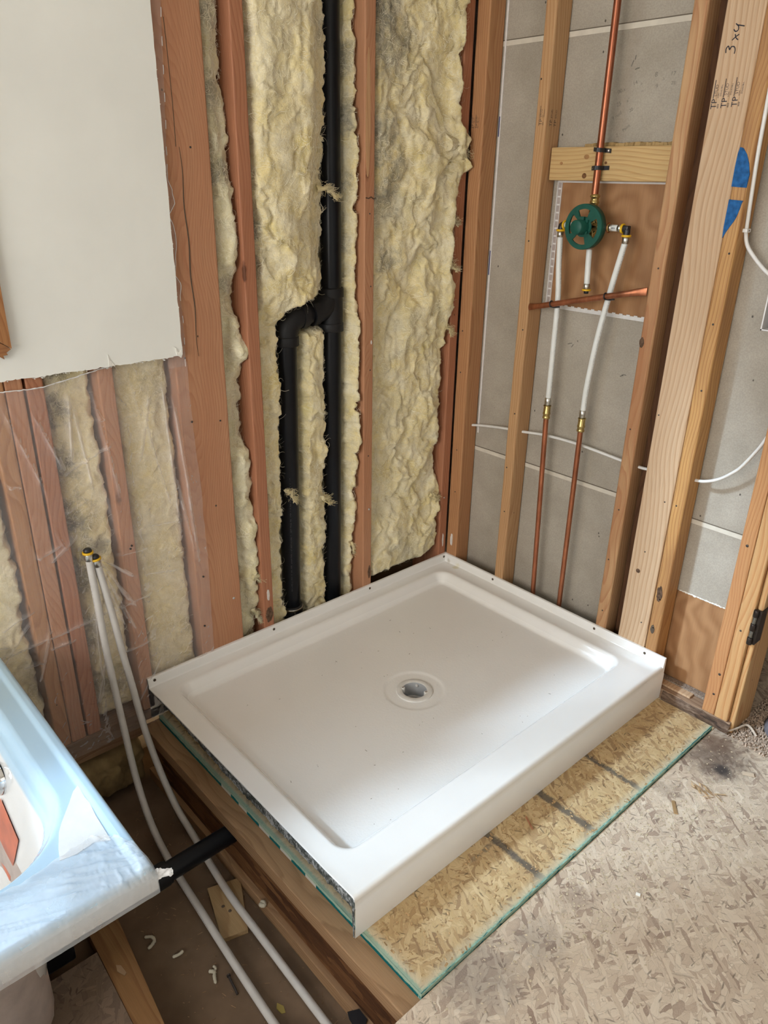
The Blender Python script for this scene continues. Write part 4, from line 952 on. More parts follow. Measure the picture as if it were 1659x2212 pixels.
# thickness of the front apron, seen end on
zz = np.linspace(.0008, .112, 40); w0 = PW - .0075 + .0015 * fbm(zz * 90, 0, 0, 67, 3) + .0025 * sstep(.06, .0, zz)
b.grid(np.stack([w0, zz * 0 + PW - .0002]), np.stack([zz * 0 - PDp - .0006] * 2), np.stack([zz, zz]))
b.build('raw_edge', M['raw'], pan, label='rough grey fibreglass edge on the cut side')
for y in (-.0186, -.3922, -.7946, -1.2003): MB().lathe([(0, .0008), (.0034, .0008), (.0042, 0), (.0042, -.002)], (.0104, y, .1310), 'x', 14).build('screw_hole', M['hole'], pan)
for x in (.2445, .6708, .8506): MB().lathe([(0, -.0008), (.0034, -.0008), (.0042, 0), (.0042, .002)], (x, -.0104, .1295), 'y', 14).build('screw_hole', M['hole'], pan)
dr = MB(); DC = (.463, -.611, 0)
dr.lathe([(.0365, .0660), (.0375, .0668), (.0530, .0668), (.0545, .0655), (.0545, .0600)], DC, 'z', 64)
drain = dr.build('drain_flange', plain('white_drain_plastic', (.70, .685, .65), .4), pan)
MB().lathe([(.0368, .0662), (.0355, .050), (.0350, .020)], DC, 'z', 48).build('drain_throat', plain('grey_drain_throat', (.42, .43, .44), .45), drain)
MB().lathe([(.0350, .0215), (.0295, .0210), (.0290, .014)], DC, 'z', 48).build('drain_collar', plain('pale_drain_collar', (.50, .48, .47), .4), drain)
MB().lathe([(.0292, .0135), (.026, .0120), (.0, .0060)], DC, 'z', 32).build('drain_pipe', plain('purple_black_pipe', (.020, .006, .012), .3), drain)
for a in (2.75, -.39):
    p = (DC[0] + .0350 * math.cos(a + .95), DC[1] + .0350 * math.sin(a + .95), 0)
    MB().lathe([(0, .0672), (.0055, .0672), (.0062, .0664), (.0062, .052)], p, 'z', 18).build('screw_boss', bpy.data.materials['white_drain_plastic'], drain)
    MB().lathe([(0, .0676), (.0018, .0676), (.0018, .066)], p, 'z', 10).build('screw_hole', M['hole'], drain)
for a in (.55, 3.7): 
    p = Vector((DC[0] + .0335 * math.cos(a + 1.6), DC[1] + .0335 * math.sin(a + 1.6), .058)); MB().box(p.x - .004, p.x + .004, p.y - .002, p.y + .002, .054, .061, .0008).build('strainer_tab', bpy.data.materials['white_drain_plastic'], drain)
# specks of debris on the pan floor
b = MB()
for i in range(46):
    x, y = random.uniform(.12, .80), random.uniform(-1.12, -.12)
    if math.hypot(x - .463, y + .611) < .1: continue
    a = random.uniform(0, 6.3); l = random.choice((.002, .003, .004, .007)); z = float(pan_z(np.array(x), np.array(y))) + .0004
    b.tube([(x, y, z), (x + l * math.cos(a), y + l * math.sin(a), z + .0003)], .00045, 5)
sp = b.build('debris_specks', M['grime']); tag(sp, 'tiny dark specks scattered on the white shower pan floor', 'debris', None, 'stuff')

# ------------------------------------------------------------------ INSULATION
def batt_mat(name, dirt_spots=(), pale=0.0, wisp=False):
    s = NB(name); o = s.obj()
    n1 = s.noise(o, 5.0, 4, .6); n2 = s.noise(s.vadd(o, (3.1, 0, 7)), 16, 4, .65)
    c = s.ramp(n1, [(.30, (.70, .585, .29)), (.50, (.84, .70, .35)), (.66, (.88, .765, .44))])
    c = s.mix(s.ramp(n2, [(.40, 0), (.64, .8)]), c, (.90, .82, .60))
    c = s.mix(s.math('MULTIPLY', s.ramp(s.noise(s.vadd(o, (9, 2, 1)), 9, 3, .6), [(.58, 0), (.74, 1)]), .5), c, (.76, .62, .17))
    c = s.mix(s.math('MULTIPLY', s.ramp(s.noise(s.vadd(o, (1, 8, 4)), 4.2, 4, .65), [(.55, 0), (.72, 1)]), .5), c, (.48, .46, .36))
    if pale: c = s.mix(pale, c, (.70, .70, .54))
    for p, r, a in dirt_spots:
        m = spot(s, o, p, r, .8); m = s.math('MULTIPLY', m, s.ramp(s.noise(o, 22, 4, .7, 1.5), [(.3, .35), (.6, 1)]))
        c = s.mix(s.math('MULTIPLY', m, a), c, (.19, .185, .16))
    fib = s.noise(o, 95, 5, .72, 2.2)
    sw = s.noise(o, 26, 4, .6, 1.6)
    c = s.mix(.40, c, s.ramp(fib, [(.3, .66), (.68, 1.1)]), 'MULTIPLY')
    c = s.mix(.35, c, s.ramp(sw, [(.3, .7), (.66, 1.08)]), 'MULTIPLY')
    for sc_, ds_, w_, am in ((24, 2.6, .022, .75), (48, 2.2, .03, .6), (14, 3.2, .012, .7)):
        st_ = s.math('ABSOLUTE', s.math('SUBTRACT', s.noise(s.vadd(o, (sc_, 1.3, 2.7)), sc_, 3, .55, ds_), .5))
        gate = s.ramp(s.noise(s.vadd(o, (4, sc_, 2)), 10, 3, .6), [(.46, 0), (.6, 1)])
        c = s.mix(s.math('MULTIPLY', s.math('MULTIPLY', s.ramp(st_, [(0, 1), (w_, 0)]), gate), am), c, (.93, .88, .70))
    s.bump(s.math('ADD', fib, s.math('MULTIPLY', sw, .8)), .45, .006)
    s.fin(c, 1.0, 0, .0)
    s.b.inputs['Sheen Weight'].default_value = .25; s.b.inputs['Sheen Roughness'].default_value = .6
    return s.m
M['wisp'] = plain('pale_glass_fibre', (.90, .84, .66), .9, 0, .1, 0, .12, 20)
def batt(y0, y1, z0, z1, xf, label, dirt=(), seed=0, channels=(), el=.012, er=.012, amp=.02, wis=1800, pale=0.0, over_r=None, over_l=None, step=.0042, bounds=None, cat='insulation', name='insulation_batt'):
    ny = max(10, int((y1 - y0) / step)); nz = int((z1 - z0) / step)
    U, V_ = np.meshgrid(np.linspace(0, 1, ny), np.linspace(z0, z1, nz), indexing='ij')
    jl = el * (.6 * fbm(V_ * 14, seed, 0, seed + 1, 4) + .5 * fbm(V_ * 50, seed, 3, seed + 2, 3)); jr = er * (.6 * fbm(V_ * 14, seed, 5, seed + 3, 4) + .5 * fbm(V_ * 50, seed, 8, seed + 4, 3))
    if over_l is not None: jl = jl - over_l(V_)
    if over_r is not None: jr = jr + over_r(V_)
    Y = y0 + (y1 - y0) * U; Y = Y + (1 - U) * jl + U * jr
    wx_ = .035 * fbm(Y * 11, V_ * 9, seed, seed + 11, 3); wz_ = .045 * fbm(Y * 11, V_ * 9, seed + 4, seed + 12, 3)
    big = fbm(Y * 7 + wx_ * 20, V_ * 5 + wz_ * 20, seed, seed + 20, 2)
    puff = 0; aa, ff = 1.0, 1.0
    for q_ in range(4):
        puff = puff + aa * np.abs(vnoise((Y + wx_) * 19 * ff + .35 * puff, (V_ + wz_) * 12 * ff, seed, seed + 21 + q_)); aa *= .48; ff *= 2.1
    fold = puff - .55
    fine = fbm((Y + wx_) * 85, (V_ + wz_) * 70, seed, seed + 22, 3)
    dE = np.minimum(U * (y1 - y0), (1 - U) * (y1 - y0)); dZ = np.minimum(V_ - z0, z1 - V_)
    wE = min(.022, (y1 - y0) * .4)
    rim_ = np.sqrt(np.clip(1 - (1 - np.clip(dE / wE, 0, 1)) ** 2, 0, 1)) * np.sqrt(np.clip(1 - (1 - np.clip(dZ / .04, 0, 1)) ** 2, 0, 1))
    flap = sstep(-.04, .10, fbm(Y * 9 + wx_ * 16, V_ * 7 + wz_ * 16, seed + 2, seed + 25, 3)) + .6 * sstep(-.03, .06, fbm(Y * 17 + wx_ * 22, V_ * 11 + wz_ * 22, seed + 6, seed + 26, 3)) - .8
    front = xf(Y, V_) + amp * (.80 * big + .40 * flap + .36 * fold + .10 * fine)
    for pl_ in channels:
        d = np.full_like(Y, 9.0); wch = .0 if len(pl_) < 4 else .007
        for (ya, za), (yb, zb) in zip(pl_[:-1], pl_[1:]):
            dy_, dz_ = yb - ya, zb - za; t = np.clip(((Y - ya) * dy_ + (V_ - za) * dz_) / (dy_ * dy_ + dz_ * dz_), 0, 1)
            d = np.minimum(d, np.hypot(Y - ya - t * dy_, V_ - za - t * dz_))
        ch = sstep(.050 + wch, .027 + wch, d + .006 * fine); front = front * (1 - ch) + np.minimum(front, -.110) * ch
    Xx = -.135 + (front + .135) * rim_
    Y = Y + .010 * fbm(Y * 40, V_ * 40, Xx * 40, seed + 30, 3) * rim_; V2 = V_ + .010 * fbm(Y * 40, V_ * 40, Xx * 40 + 9, seed + 31, 3) * rim_
    inside = Xx < .0012; Y = np.where(inside, np.clip(Y, bounds[0], bounds[1]), Y) if bounds else Y
    b = MB().grid(Xx, Y, V2)
    o = b.build(name, batt_mat('insulation_%d' % seed, dirt, pale)); 
    # keep shading in world-sized coordinates
    me = o.data; me.transform(Matrix.Translation(o.location)); o.location = (0, 0, 0); o['_base'] = [0.0, 0.0, 0.0]
    tag(o, label, cat)
    # loose fibres on the surface
    rr = np.random.default_rng(seed + 100); w = MB(); vs_ = []; fs = []
    if wis:
        iu = rr.integers(2, ny - 2, wis); iv = rr.integers(2, nz - 2, wis)
        for a, c in zip(iu, iv):
            if rim_[a, c] < .25: continue
            p = np.array([Xx[a, c], Y[a, c], V2[a, c]]); th = rr.uniform(0, 6.28); cur = rr.uniform(-.5, .5); L = rr.uniform(.010, .045); n = 7; wd = rr.uniform(.00016, .00050)
            lift = rr.uniform(.0008, .0045); base = len(vs_)
            for k in range(n + 1):
                t = k / n; th += cur
                if k: p = p + np.array([0, math.cos(th), math.sin(th)]) * (L / n)
                ii = int(np.clip(round((p[1] - y0) / (y1 - y0) * (ny - 1)), 0, ny - 1)); jj = int(np.clip(round((p[2] - z0) / (z1 - z0) * (nz - 1)), 0, nz - 1))
                h = max(Xx[ii, jj], Xx[a, c] - .012) + lift * math.sin(math.pi * min(1, t + .15)) + .0005
                q = np.array([-math.sin(th), math.cos(th)]) * wd * (1 - .6 * t)
                vs_.append((h, p[1] + q[0], p[2] + q[1])); vs_.append((h + wd * .5, p[1] - q[0], p[2] - q[1]))
                if k: fs.append((base + 2 * k - 2, base + 2 * k - 1, base + 2 * k + 1, base + 2 * k))
        w.add(vs_, fs, True)
        f = w.build('loose_fibres', M['wisp'], o); f['kind'] = 'stuff'
    return o
c_ = lambda v: (lambda Y, Z: v + 0 * Y)
# bay between the corner stud and the split stud
batt(-.3765, -.052, .135, 2.40, lambda Y, Z: -.030 + .020 * sstep(-.36, -.10, Y) + .012 * sstep(.9, 1.5, Z) + .016 * sstep(-.10, -.06, Y) * sstep(.85, 1.1, Z),
     'widest yellow insulation batt, between the split stud and corner stud',
     [((-.02, -.33, 1.78), .13, .8), ((-.02, -.35, 1.55), .10, .75), ((-.02, -.33, 1.40), .09, .7), ((-.02, -.31, 1.22), .06, .8), ((-.02, -.36, 1.9), .12, .8), ((-.02, -.28, 1.47), .05, .6), ((-.02, -.06, .62), .03, .4)],
     41, (), .004, .020, .026, 7000, 0, lambda V: .012 + .040 * sstep(1.38, 1.50, V) * sstep(1.66, 1.56, V) * (1 + .3 * np.sin(V * 90)) + .022 * sstep(1.02, 1.06, V) * sstep(1.18, 1.12, V) + .012 * sstep(.30, .34, V) * sstep(.45, .40, V), bounds=(-.3770, -.0406))
# bay with the drain pipes
batt(-.7835, -.4165, .045, 2.40, lambda Y, Z: -.060 + .040 * sstep(1.03, 1.16, Z) * sstep(-.535, -.62, Y) + .010 * sstep(-.52, -.6, Y) + .040 * sstep(-.458, -.436, Y) * (.3 + .7 * sstep(.34, .42, Z) * sstep(1.75, 1.5, Z)) + .012 * sstep(-.78, -.72, Y),
     'yellow insulation batt with black drain pipes running down over it',
     [((-.05, -.76, 1.32), .06, .8), ((-.05, -.77, 1.25), .05, .7), ((-.06, -.44, 1.60), .07, .75), ((-.06, -.43, 1.74), .07, .7), ((-.06, -.43, 1.44), .05, .6), ((-.03, -.55, 1.78), .07, .45), ((-.06, -.43, 1.27), .04, .6), ((-.06, -.58, .93), .02, .6)],
     57, ([(-.487, 2.5), (-.487, 1.13), (float(vx(.0)), .0)], [(float(bx(.0)), .0), (-.6535, 1.02), (-.6500, 1.045), (-.641, 1.059), (-.630, 1.068), (-.604, 1.0764), (-.567, 1.0788), (-.530, 1.086), (-.51, 1.10)]), .010, .016, .024, 8500, bounds=(-.7840, -.4163))
# narrow bay beside the wide board
batt(-.8985, -.8225, .045, 2.40, lambda Y, Z: -.042 + .012 * sstep(-.84, -.87, Y) + .046 * sstep(-.872, -.845, Y) * (sstep(.93, .97, Z) * sstep(1.13, 1.08, Z) * (.7 + .3 * np.sin(Z * 70)) + .62 * sstep(.08, .3, Z) * sstep(.78, .70, Z) + .4 * sstep(1.2, 1.25, Z) * sstep(1.5, 1.4, Z)), 'narrow pale insulation strip between the wide board and dark stud',
     [((-.03, -.87, 1.45), .05, .7), ((-.03, -.87, 1.62), .06, .6), ((-.03, -.86, 1.78), .06, .5), ((-.03, -.86, 1.18), .04, .5)], 63, (), .004, .020, .020, 2200, .35,
     lambda V: .004 + .012 * sstep(.95, 1.0, V) * sstep(1.12, 1.06, V) + .010 * sstep(.0, .4, V) * sstep(.75, .6, V), bounds=(-.8986, -.8229))
# bays behind the plastic
batt(-1.2000, -1.0405, .040, 1.12, c_(-.024), 'smooth insulation strip behind plastic, between single stud and wide board', [((-.02, -1.06, .95), .08, .45), ((-.02, -1.05, .25), .05, .5)], 71, (), .004, .006, .010, 300, .15, bounds=(-1.2002, -1.0403))
batt(-1.3610, -1.2390, .040, 1.12, c_(-.024), 'grey stained insulation strip behind plastic and the two white pipes',
     [((-.02, -1.355, .80), .07, 1.0), ((-.02, -1.345, .66), .075, 1.0), ((-.02, -1.35, .93), .06, 1.0), ((-.02, -1.345, .50), .07, .95), ((-.02, -1.35, .33), .08, .8), ((-.02, -1.33, .15), .08, .8), ((-.02, -1.30, .57), .05, .8), ((-.02, -1.32, 1.04), .05, .9)], 77, (), .004, .008, .012, 300, .1, bounds=(-1.3612, -1.2388))
batt(-1.98, -1.4835, .040, 1.12, c_(-.012), 'pale insulation at the far left behind plastic and tub', [((-.02, -1.49, .25), .06, .6)], 83, (), .004, .012, .012, 200, .2, bounds=(-2.1, -1.4828))
# insulation against the rim, at the back of the pit
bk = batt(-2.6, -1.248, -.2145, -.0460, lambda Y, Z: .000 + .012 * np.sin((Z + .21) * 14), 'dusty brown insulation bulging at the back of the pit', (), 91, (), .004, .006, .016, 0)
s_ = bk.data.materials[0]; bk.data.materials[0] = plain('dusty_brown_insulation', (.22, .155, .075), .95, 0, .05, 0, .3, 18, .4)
# loose torn tufts hanging out of the batts
def tuft(p, d, L, r, label, seed, mat='insulation_57', par=None):
    rr = np.random.default_rng(seed); b = MB(); d = np.array(d, float) / np.linalg.norm(d)
    pts = []; rs = []; q = np.array(p, float)
    for k in range(9):
        t = k / 8; pts.append(q + .004 * rr.normal(size=3)); rs.append(r * (1 - .75 * t) * (1 + .25 * rr.normal())); q = q + d * L / 8 + np.array([0, 0, -.0012 * k])
    b.tube(pts, [max(.0008, x * .62) for x in rs], 14)
    V_ = np.array(b.v); nn = fbm(V_[:, 0] * 120, V_[:, 1] * 120, V_[:, 2] * 120, seed, 3)[:, None]; c = V_.mean(0); V_ = V_ + (V_ - c) * .45 * nn; b.v = V_.tolist()
    for i in range(190):
        t = rr.uniform(0, 1) ** .7; k = min(7, int(t * 8)); s = np.array(pts[k]) + rr.normal(size=3) * rs[k] * .55; e = s + d * rr.uniform(.004, .020) + rr.normal(size=3) * .005
        b.tube([s, (s + e) / 2 + rr.normal(size=3) * .003, e], .00035, 4, False)
    o = b.build('torn_tuft', bpy.data.materials[mat], par); return o
batts = {o.data.materials[0].name: o for o in bpy.data.objects if o.name.startswith('insulation_batt')}
B41, B57, B63 = batts['insulation_41'], batts['insulation_57'], batts['insulation_63']
tuft((-.03, -.555, 1.415), (.2, 1, .12), .058, .014, 0, 5, 'insulation_57', B57); tuft((-.045, -.56, .505), (.1, 1, -.1), .030, .012, 0, 6, 'insulation_57', B57)
tuft((-.035, -.775, 1.56), (.3, -1, .2), .022, .007, 0, 7, 'insulation_57', B57); tuft((-.05, -.44, .30), (.2, .6, -.5), .034, .011, 0, 8, 'insulation_57', B57); tuft((-.045, -.69, .565), (.2, .7, -.5), .034, .009, 0, 9, 'insulation_57', B57)
tuft((.0, -.075, 1.205), (.2, 1, .0), .040, .016, 0, 10, 'insulation_41', B41); tuft((.0, -.07, 1.335), (.2, 1, .1), .036, .013, 0, 11, 'insulation_41', B41); tuft((-.005, -.06, 1.00), (.2, 1, -.2), .032, .008, 0, 12, 'insulation_41', B41)
tuft((.0, -.085, 1.535), (.3, 1, -.15), .060, .030, 0, 13, 'insulation_41', B41); tuft((-.01, -.09, .40), (.2, 1, -.1), .03, .012, 0, 14, 'insulation_41', B41)
tuft((-.02, -.85, .33), (.2, 1, -.1), .036, .010, 0, 15, 'insulation_63', B63); tuft((-.02, -.85, .205), (.2, 1, -.6), .03, .010, 0, 16, 'insulation_63', B63)

# ------------------------------------------------------------------ PLASTIC VAPOUR BARRIER
def film_mat(name, alpha, tint=(.86, .80, .77), rough=.16, lines=0):
    s = NB(name); o = s.obj()
    tr = s.n('ShaderNodeBsdfTransparent'); tr.inputs[0].default_value = (.97, .95, .94, 1)
    s.fin(tint, rough, 0, .5)
    lw = s.n('ShaderNodeLayerWeight'); lw.inputs[0].default_value = .25
    haze = s.ramp(s.noise(s.mapping(o, scale=(1, 1, .6)), 9, 4, .6), [(.3, alpha * .75), (.75, alpha * 1.35)])
    f = s.math('ADD', haze, s.math('MULTIPLY', lw.outputs['Fresnel'], .25), None, True)
    if lines:   # stress-whitened folds and painted-in milky highlights, stored on the mesh along creases
        at = s.n('ShaderNodeAttribute', {'attribute_name': 'fold'})
        f = s.math('ADD', f, s.math('MULTIPLY', at.outputs['Fac'], .42), None, True)
    mx = s.n('ShaderNodeMixShader'); s.put(mx.inputs[0], f); s.t.links.new(tr.outputs[0], mx.inputs[1]); s.t.links.new(s.b.outputs[0], mx.inputs[2])
    s.t.links.new(mx.outputs[0], s.out.inputs[0]); s.bump(s.noise(s.mapping(o, scale=(1, 1, 3)), 60, 4, .65), .25, .003)
    return s.m
M['film'] = film_mat('clear_poly_film', .12, (.90, .85, .83), .14, 1)
M['filmedge'] = plain('white_torn_plastic', (.72, .70, .69), .4, 0, .5, 0, .15, 90)
ny, nz = 520, 560
yy = np.linspace(0, 1, ny); zt = np.linspace(0, 1, nz)
A_, Bz = np.meshgrid(yy, zt, indexing='ij')
def ztop(y): return np.interp(y, [-1.95, -1.4536, -1.39, -1.366, -1.30, -1.2309, -1.20, -1.12, -1.0], [1.002, 1.0060, 1.003, 1.0035, 1.012, 1.0245, 1.028, 1.032, 1.036])
Zr_ = -.005 + 0 * A_
def yright(z): return np.interp(z, [-.02, .0, .15, .457, .739, .99, 1.04], [-1.02, -1.012, -1.006, -.9985, -1.0075, -1.012, -1.012])
zrel = -.012 + Bz * 1.03
Yp = -1.95 + A_ * (yright(zrel) + 1.95); Zp = -.012 + Bz * (ztop(Yp) + .012) + .0015 * fbm(Yp * 90, 0, 0, 3, 3) * sstep(.97, 1, Bz)
Yp = Yp + .004 * fbm(Zp * 9, 0, 0, 8, 3) * A_ ** 8
cav = np.zeros_like(Yp)
for a, b_ in ((-1.95, -1.4845), (-1.360, -1.240), (-1.199, -1.042)):
    m = (b_ - a) / 2; cav += sstep(0, .03, Yp - a) * sstep(0, .03, b_ - Yp)
ys2 = Yp + .02 * fbm(Yp * 5, Zp * 5, 0, 5, 2); zs2 = Zp + .03 * fbm(Yp * 5, Zp * 4, 4, 6, 2)
cr = fbm(ys2 * 16 + zs2 * 7, zs2 * 5, 0, 12, 4, True); cr2 = fbm(ys2 * 34 - zs2 * 20, zs2 * 16 + ys2 * 9, 2, 13, 3, True); hor = fbm(ys2 * 9, zs2 * 120, 7, 15, 2)
sharp = np.maximum(0, cr - .35) ** 1.3
Xp = .0062 - .010 * cav * (.55 + .45 * fbm(Yp * 6, Zp * 6, 0, 14, 2)) + .009 * sharp + .0016 * np.maximum(0, cr2 - .15) + .0005 * hor
# creases pulled from the ends of the two white pipes, and flaps by the stained strip
FOLD = np.zeros_like(Yp)
def crease(p0, p1, h, w):
    global Xp
    d = np.array(p1) - np.array(p0); L = np.hypot(*d); u = d / L; t = ((Yp - p0[0]) * u[0] + (Zp - p0[1]) * u[1]) / L; s = np.abs((Yp - p0[0]) * -u[1] + (Zp - p0[1]) * u[0])
    env = sstep(-.02, .12, t) * sstep(1.02, .7, t)
    Xp = Xp + h * np.clip(1 - s / w, 0, 1) * env
    FOLD[:] = np.maximum(FOLD, np.clip(1 - s / .0048, 0, 1) ** 1.5 * env * min(1, h / .009) * (.45 + .55 * sstep(-.2, .35, vnoise(Yp * 30, Zp * 30, 1, 91))))
for p1 in ((-1.215, .36), (-1.205, .46), (-1.225, .28), (-1.255, .30)): crease((-1.312, .565), p1, .008, .007)
for p0, p1, h in (((-1.315, .985), (-1.330, .80), .010), ((-1.31, .96), (-1.285, .70), .008), ((-1.085, .98), (-1.075, .50), .010), ((-1.06, .93), (-1.03, .42), .010), ((-1.075, .72), (-1.04, .48), .008), ((-1.12, .95), (-1.17, .75), .006), ((-1.40, .95), (-1.345, .78), .006), ((-1.46, .97), (-1.39, .72), .006), ((-1.33, .42), (-1.345, .15), .008), ((-1.31, .3), (-1.37, .12), .007), ((-1.45, .6), (-1.37, .62), .004), ((-1.19, .60), (-1.03, .59), .004), ((-1.19, .9), (-1.03, .905), .004), ((-1.95, .33), (-1.03, .42), .0035)): crease(p0, p1, h, .009)
rc_ = np.random.default_rng(77)
for i in range(46):
    y0_, z0_ = rc_.uniform(-1.93, -1.03), rc_.uniform(.03, .99); q_ = rc_.random()
    if q_ < .45: a_ = rc_.normal(0, .22); L_ = rc_.uniform(.03, .12)          # short ripples across the studs
    elif q_ < .8: a_ = rc_.normal(1.75, .25); L_ = rc_.uniform(.08, .35)      # long hanging folds
    else: a_ = rc_.uniform(0, 3.1); L_ = rc_.uniform(.05, .18)
    crease((y0_, z0_), (y0_ + L_ * math.cos(a_), z0_ + L_ * math.sin(a_)), rc_.uniform(.0015, .0055), rc_.uniform(.004, .009))
Xp = np.maximum(Xp, .0014); Xp = Xp + (.0016 - Xp) * sstep(1.005, 1.026, Zp)
for a, b_ in ((-1.95, -1.4845), (-1.360, -1.240), (-1.199, -1.042)): pass
b = MB().grid(Xp, Yp, Zp)
pl = b.build('plastic_sheet', M['film'], loc=(0, 0, 0)); pl.data.attributes.new('fold', 'FLOAT', 'POINT').data.foreach_set('value', FOLD.reshape(-1).astype(np.float32)); tag(pl, 'wrinkled clear plastic vapour barrier over insulation below the white drywall', 'plastic sheet')
b = MB(); e = MB(); n = 160; yv = np.linspace(-1.95, -1.20, n); t0 = ztop(yv) + .0012 * fbm(yv * 140, 0, 0, 3, 3)
xe = np.interp(yv, Yp[:, -1], Xp[:, -1])
b.tube([(xe[i] + .0004, yv[i], t0[i]) for i in range(n)], [.0011 + .0009 * abs(float(fbm(yv[i] * 120, 0, 0, 33, 2))) for i in range(n)], 6)
b.build('torn_top_edge', M['filmedge'], pl, label='whitish torn top edge')
# film tail left between drywall and the wide board
ny2, nz2 = 20, 240; A2, B2 = np.meshgrid(np.linspace(0, 1, ny2), np.linspace(0, 1, nz2), indexing='ij'); Z2 = 1.0 + 1.42 * B2
yr2 = np.interp(Z2, [1.0, 1.10, 1.17, 1.20, 1.22, 1.30, 1.335, 1.355, 1.38, 1.41, 1.43, 1.8, 2.45], [-1.0135, -1.009, -1.011, -1.006, -1.019, -1.008, -1.012, -1.0215, -1.004, -1.0075, -1.016, -.993, -.985]) + .0012 * fbm(Z2 * 60, 0, 0, 4, 3)
Y2 = -1.06 + A2 * (yr2 + 1.06); X2 = .0012 + .0006 * np.abs(fbm(Y2 * 60, Z2 * 30, 0, 6, 3)) + .0016 * A2 ** 6
MB().grid(X2, Y2, Z2).build('film_tail', M['film'], pl)
b = MB(); 
for i in range(0, nz2 - 1, 1):
    if 1.16 < Z2[0, i] < 1.46 or i % 9 < 3: b.tube([(X2[-1, i] + .0004, Y2[-1, i], Z2[-1, i]), (X2[-1, i + 1] + .0004, Y2[-1, i + 1], Z2[-1, i + 1])], .0009, 5, False)
b.build('film_tail_edge', M['filmedge'], pl)
for y, z in ((-1.012, .855), (-1.214, .56), (-1.218, .553), (-1.02, .40), (-1.03, .24), (-1.03, .10)): nailhead(pl, .0085, y, z, 'x', .0028, 'nail', 'staple')

# ------------------------------------------------------------------ BATHTUB
TZ, TX1, TY1 = .400, .828, -1.5735
def tub_mat():
    # factory film on the deck and the rolled edge is pale blue; the bare basin is white
    s = NB('white_tub_acrylic'); o = s.obj(); x, y, z = sepxyz(s, o)
    c = s.ramp(s.noise(o, 6, 3), [(.3, (.745, .76, .76)), (.7, (.78, .79, .79))])
    m = s.math('MULTIPLY', smask(s, z, .560, .572), smask(s, x, .4095, .4065))
    c = s.mix(m, c, (.41, .585, .73))
    return s.fin(c, .12, 0, .5, .3)
M['tub'] = tub_mat()
T_ = thing('bathtub', (.42, -2.35, -.215), 'white bathtub with taped rim and chrome overflow at the left edge', 'bathtub')
def tub_z(x, y):
    cx, cy, hx_, hy_, rc = .405, -2.38, .312, .748, .17
    qx, qy = np.abs(x - cx) - (hx_ - rc), np.abs(y - cy) - (hy_ - rc); sd = np.hypot(np.maximum(qx, 0), np.maximum(qy, 0)) + np.minimum(np.maximum(qx, qy), 0) - rc
    z = TZ + 0 * x
    z = z - .028 * sstep(0.004, .030, -sd) - .41 * sstep(.028, .100, -sd)
    # raised bead along the wall side and rounded outer edge
    dR = TY1 - y; dF = TX1 - x
    z = z + .0055 * sstep(.030, .018, dR) * sstep(.0, .006, dR)
    for d in (dR, dF): z = z - .012 * (1 - np.sqrt(np.clip(1 - np.clip(1 - d / .012, 0, 1) ** 2, 0, 1)))
    return z
tx = pack(.012, TX1, .009, [(TX1 - .014, TX1, .0012), (.66, .74, .004)]); ty = pack(-3.2, TY1, .009, [(TY1 - .035, TY1, .0015), (-1.76, -1.60, .004)])
Xt, Yt = np.meshgrid(tx, ty, indexing='ij')
b = MB().grid(Xt, Yt, tub_z(Xt, Yt))
n = len(ty); b.grid(np.stack([ty * 0 + TX1, ty * 0 + TX1 + .0015, ty * 0 + TX1 - .004]), np.stack([ty] * 3), np.stack([tub_z(ty * 0 + TX1, ty), ty * 0 + TZ - .050, ty * 0 + TZ - .054]))
n = len(tx); b.grid(np.stack([tx] * 3), np.stack([tx * 0 + TY1, tx * 0 + TY1 + .0008, tx * 0 + TY1 - .004]), np.stack([tub_z(tx, tx * 0 + TY1), tx * 0 + TZ - .050, tx * 0 + TZ - .054]))
b.build('tub_shell', M['tub'], T_)
# outside of the basin hanging below the rim
bm = bmesh.new(); rows = []
for k in range(13):
    t = k / 12; z = .365 - .535 * t; ins = .0 - .076 * float(sstep(.06, .35, z)) + .09 * max(0, t - .88) / .12 * (t > .88); cx, cy, hx_, hy_, rc = .402, -2.40, .300 - ins * (.2 if ins < 0 else 1), .688 - ins, .12
    ring = []
    for i in range(72):
        a = 2 * math.pi * i / 72; ca, sa = math.cos(a), math.sin(a); n_ = 5.0
        r_ = (abs(ca) ** n_ + abs(sa) ** n_) ** (-1 / n_); ring.append((cx + hx_ * r_ * ca, cy + hy_ * r_ * sa, z))
    rows.append(ring)
bm.free(); b = MB(); vs_ = [p for r_ in rows for p in r_]; fs = [(i * 72 + k, i * 72 + (k + 1) % 72, (i + 1) * 72 + (k + 1) % 72, (i + 1) * 72 + k) for i in range(12) for k in range(72)]
b.add(vs_, fs, True); b.add(rows[-1], [tuple(range(72))])
b.build('tub_body', plain('rough_fibreglass_underside', (.47, .40, .365), .8, 0, .2, 0, .12, 22, .25), T_, label='rough grey-pink underside')
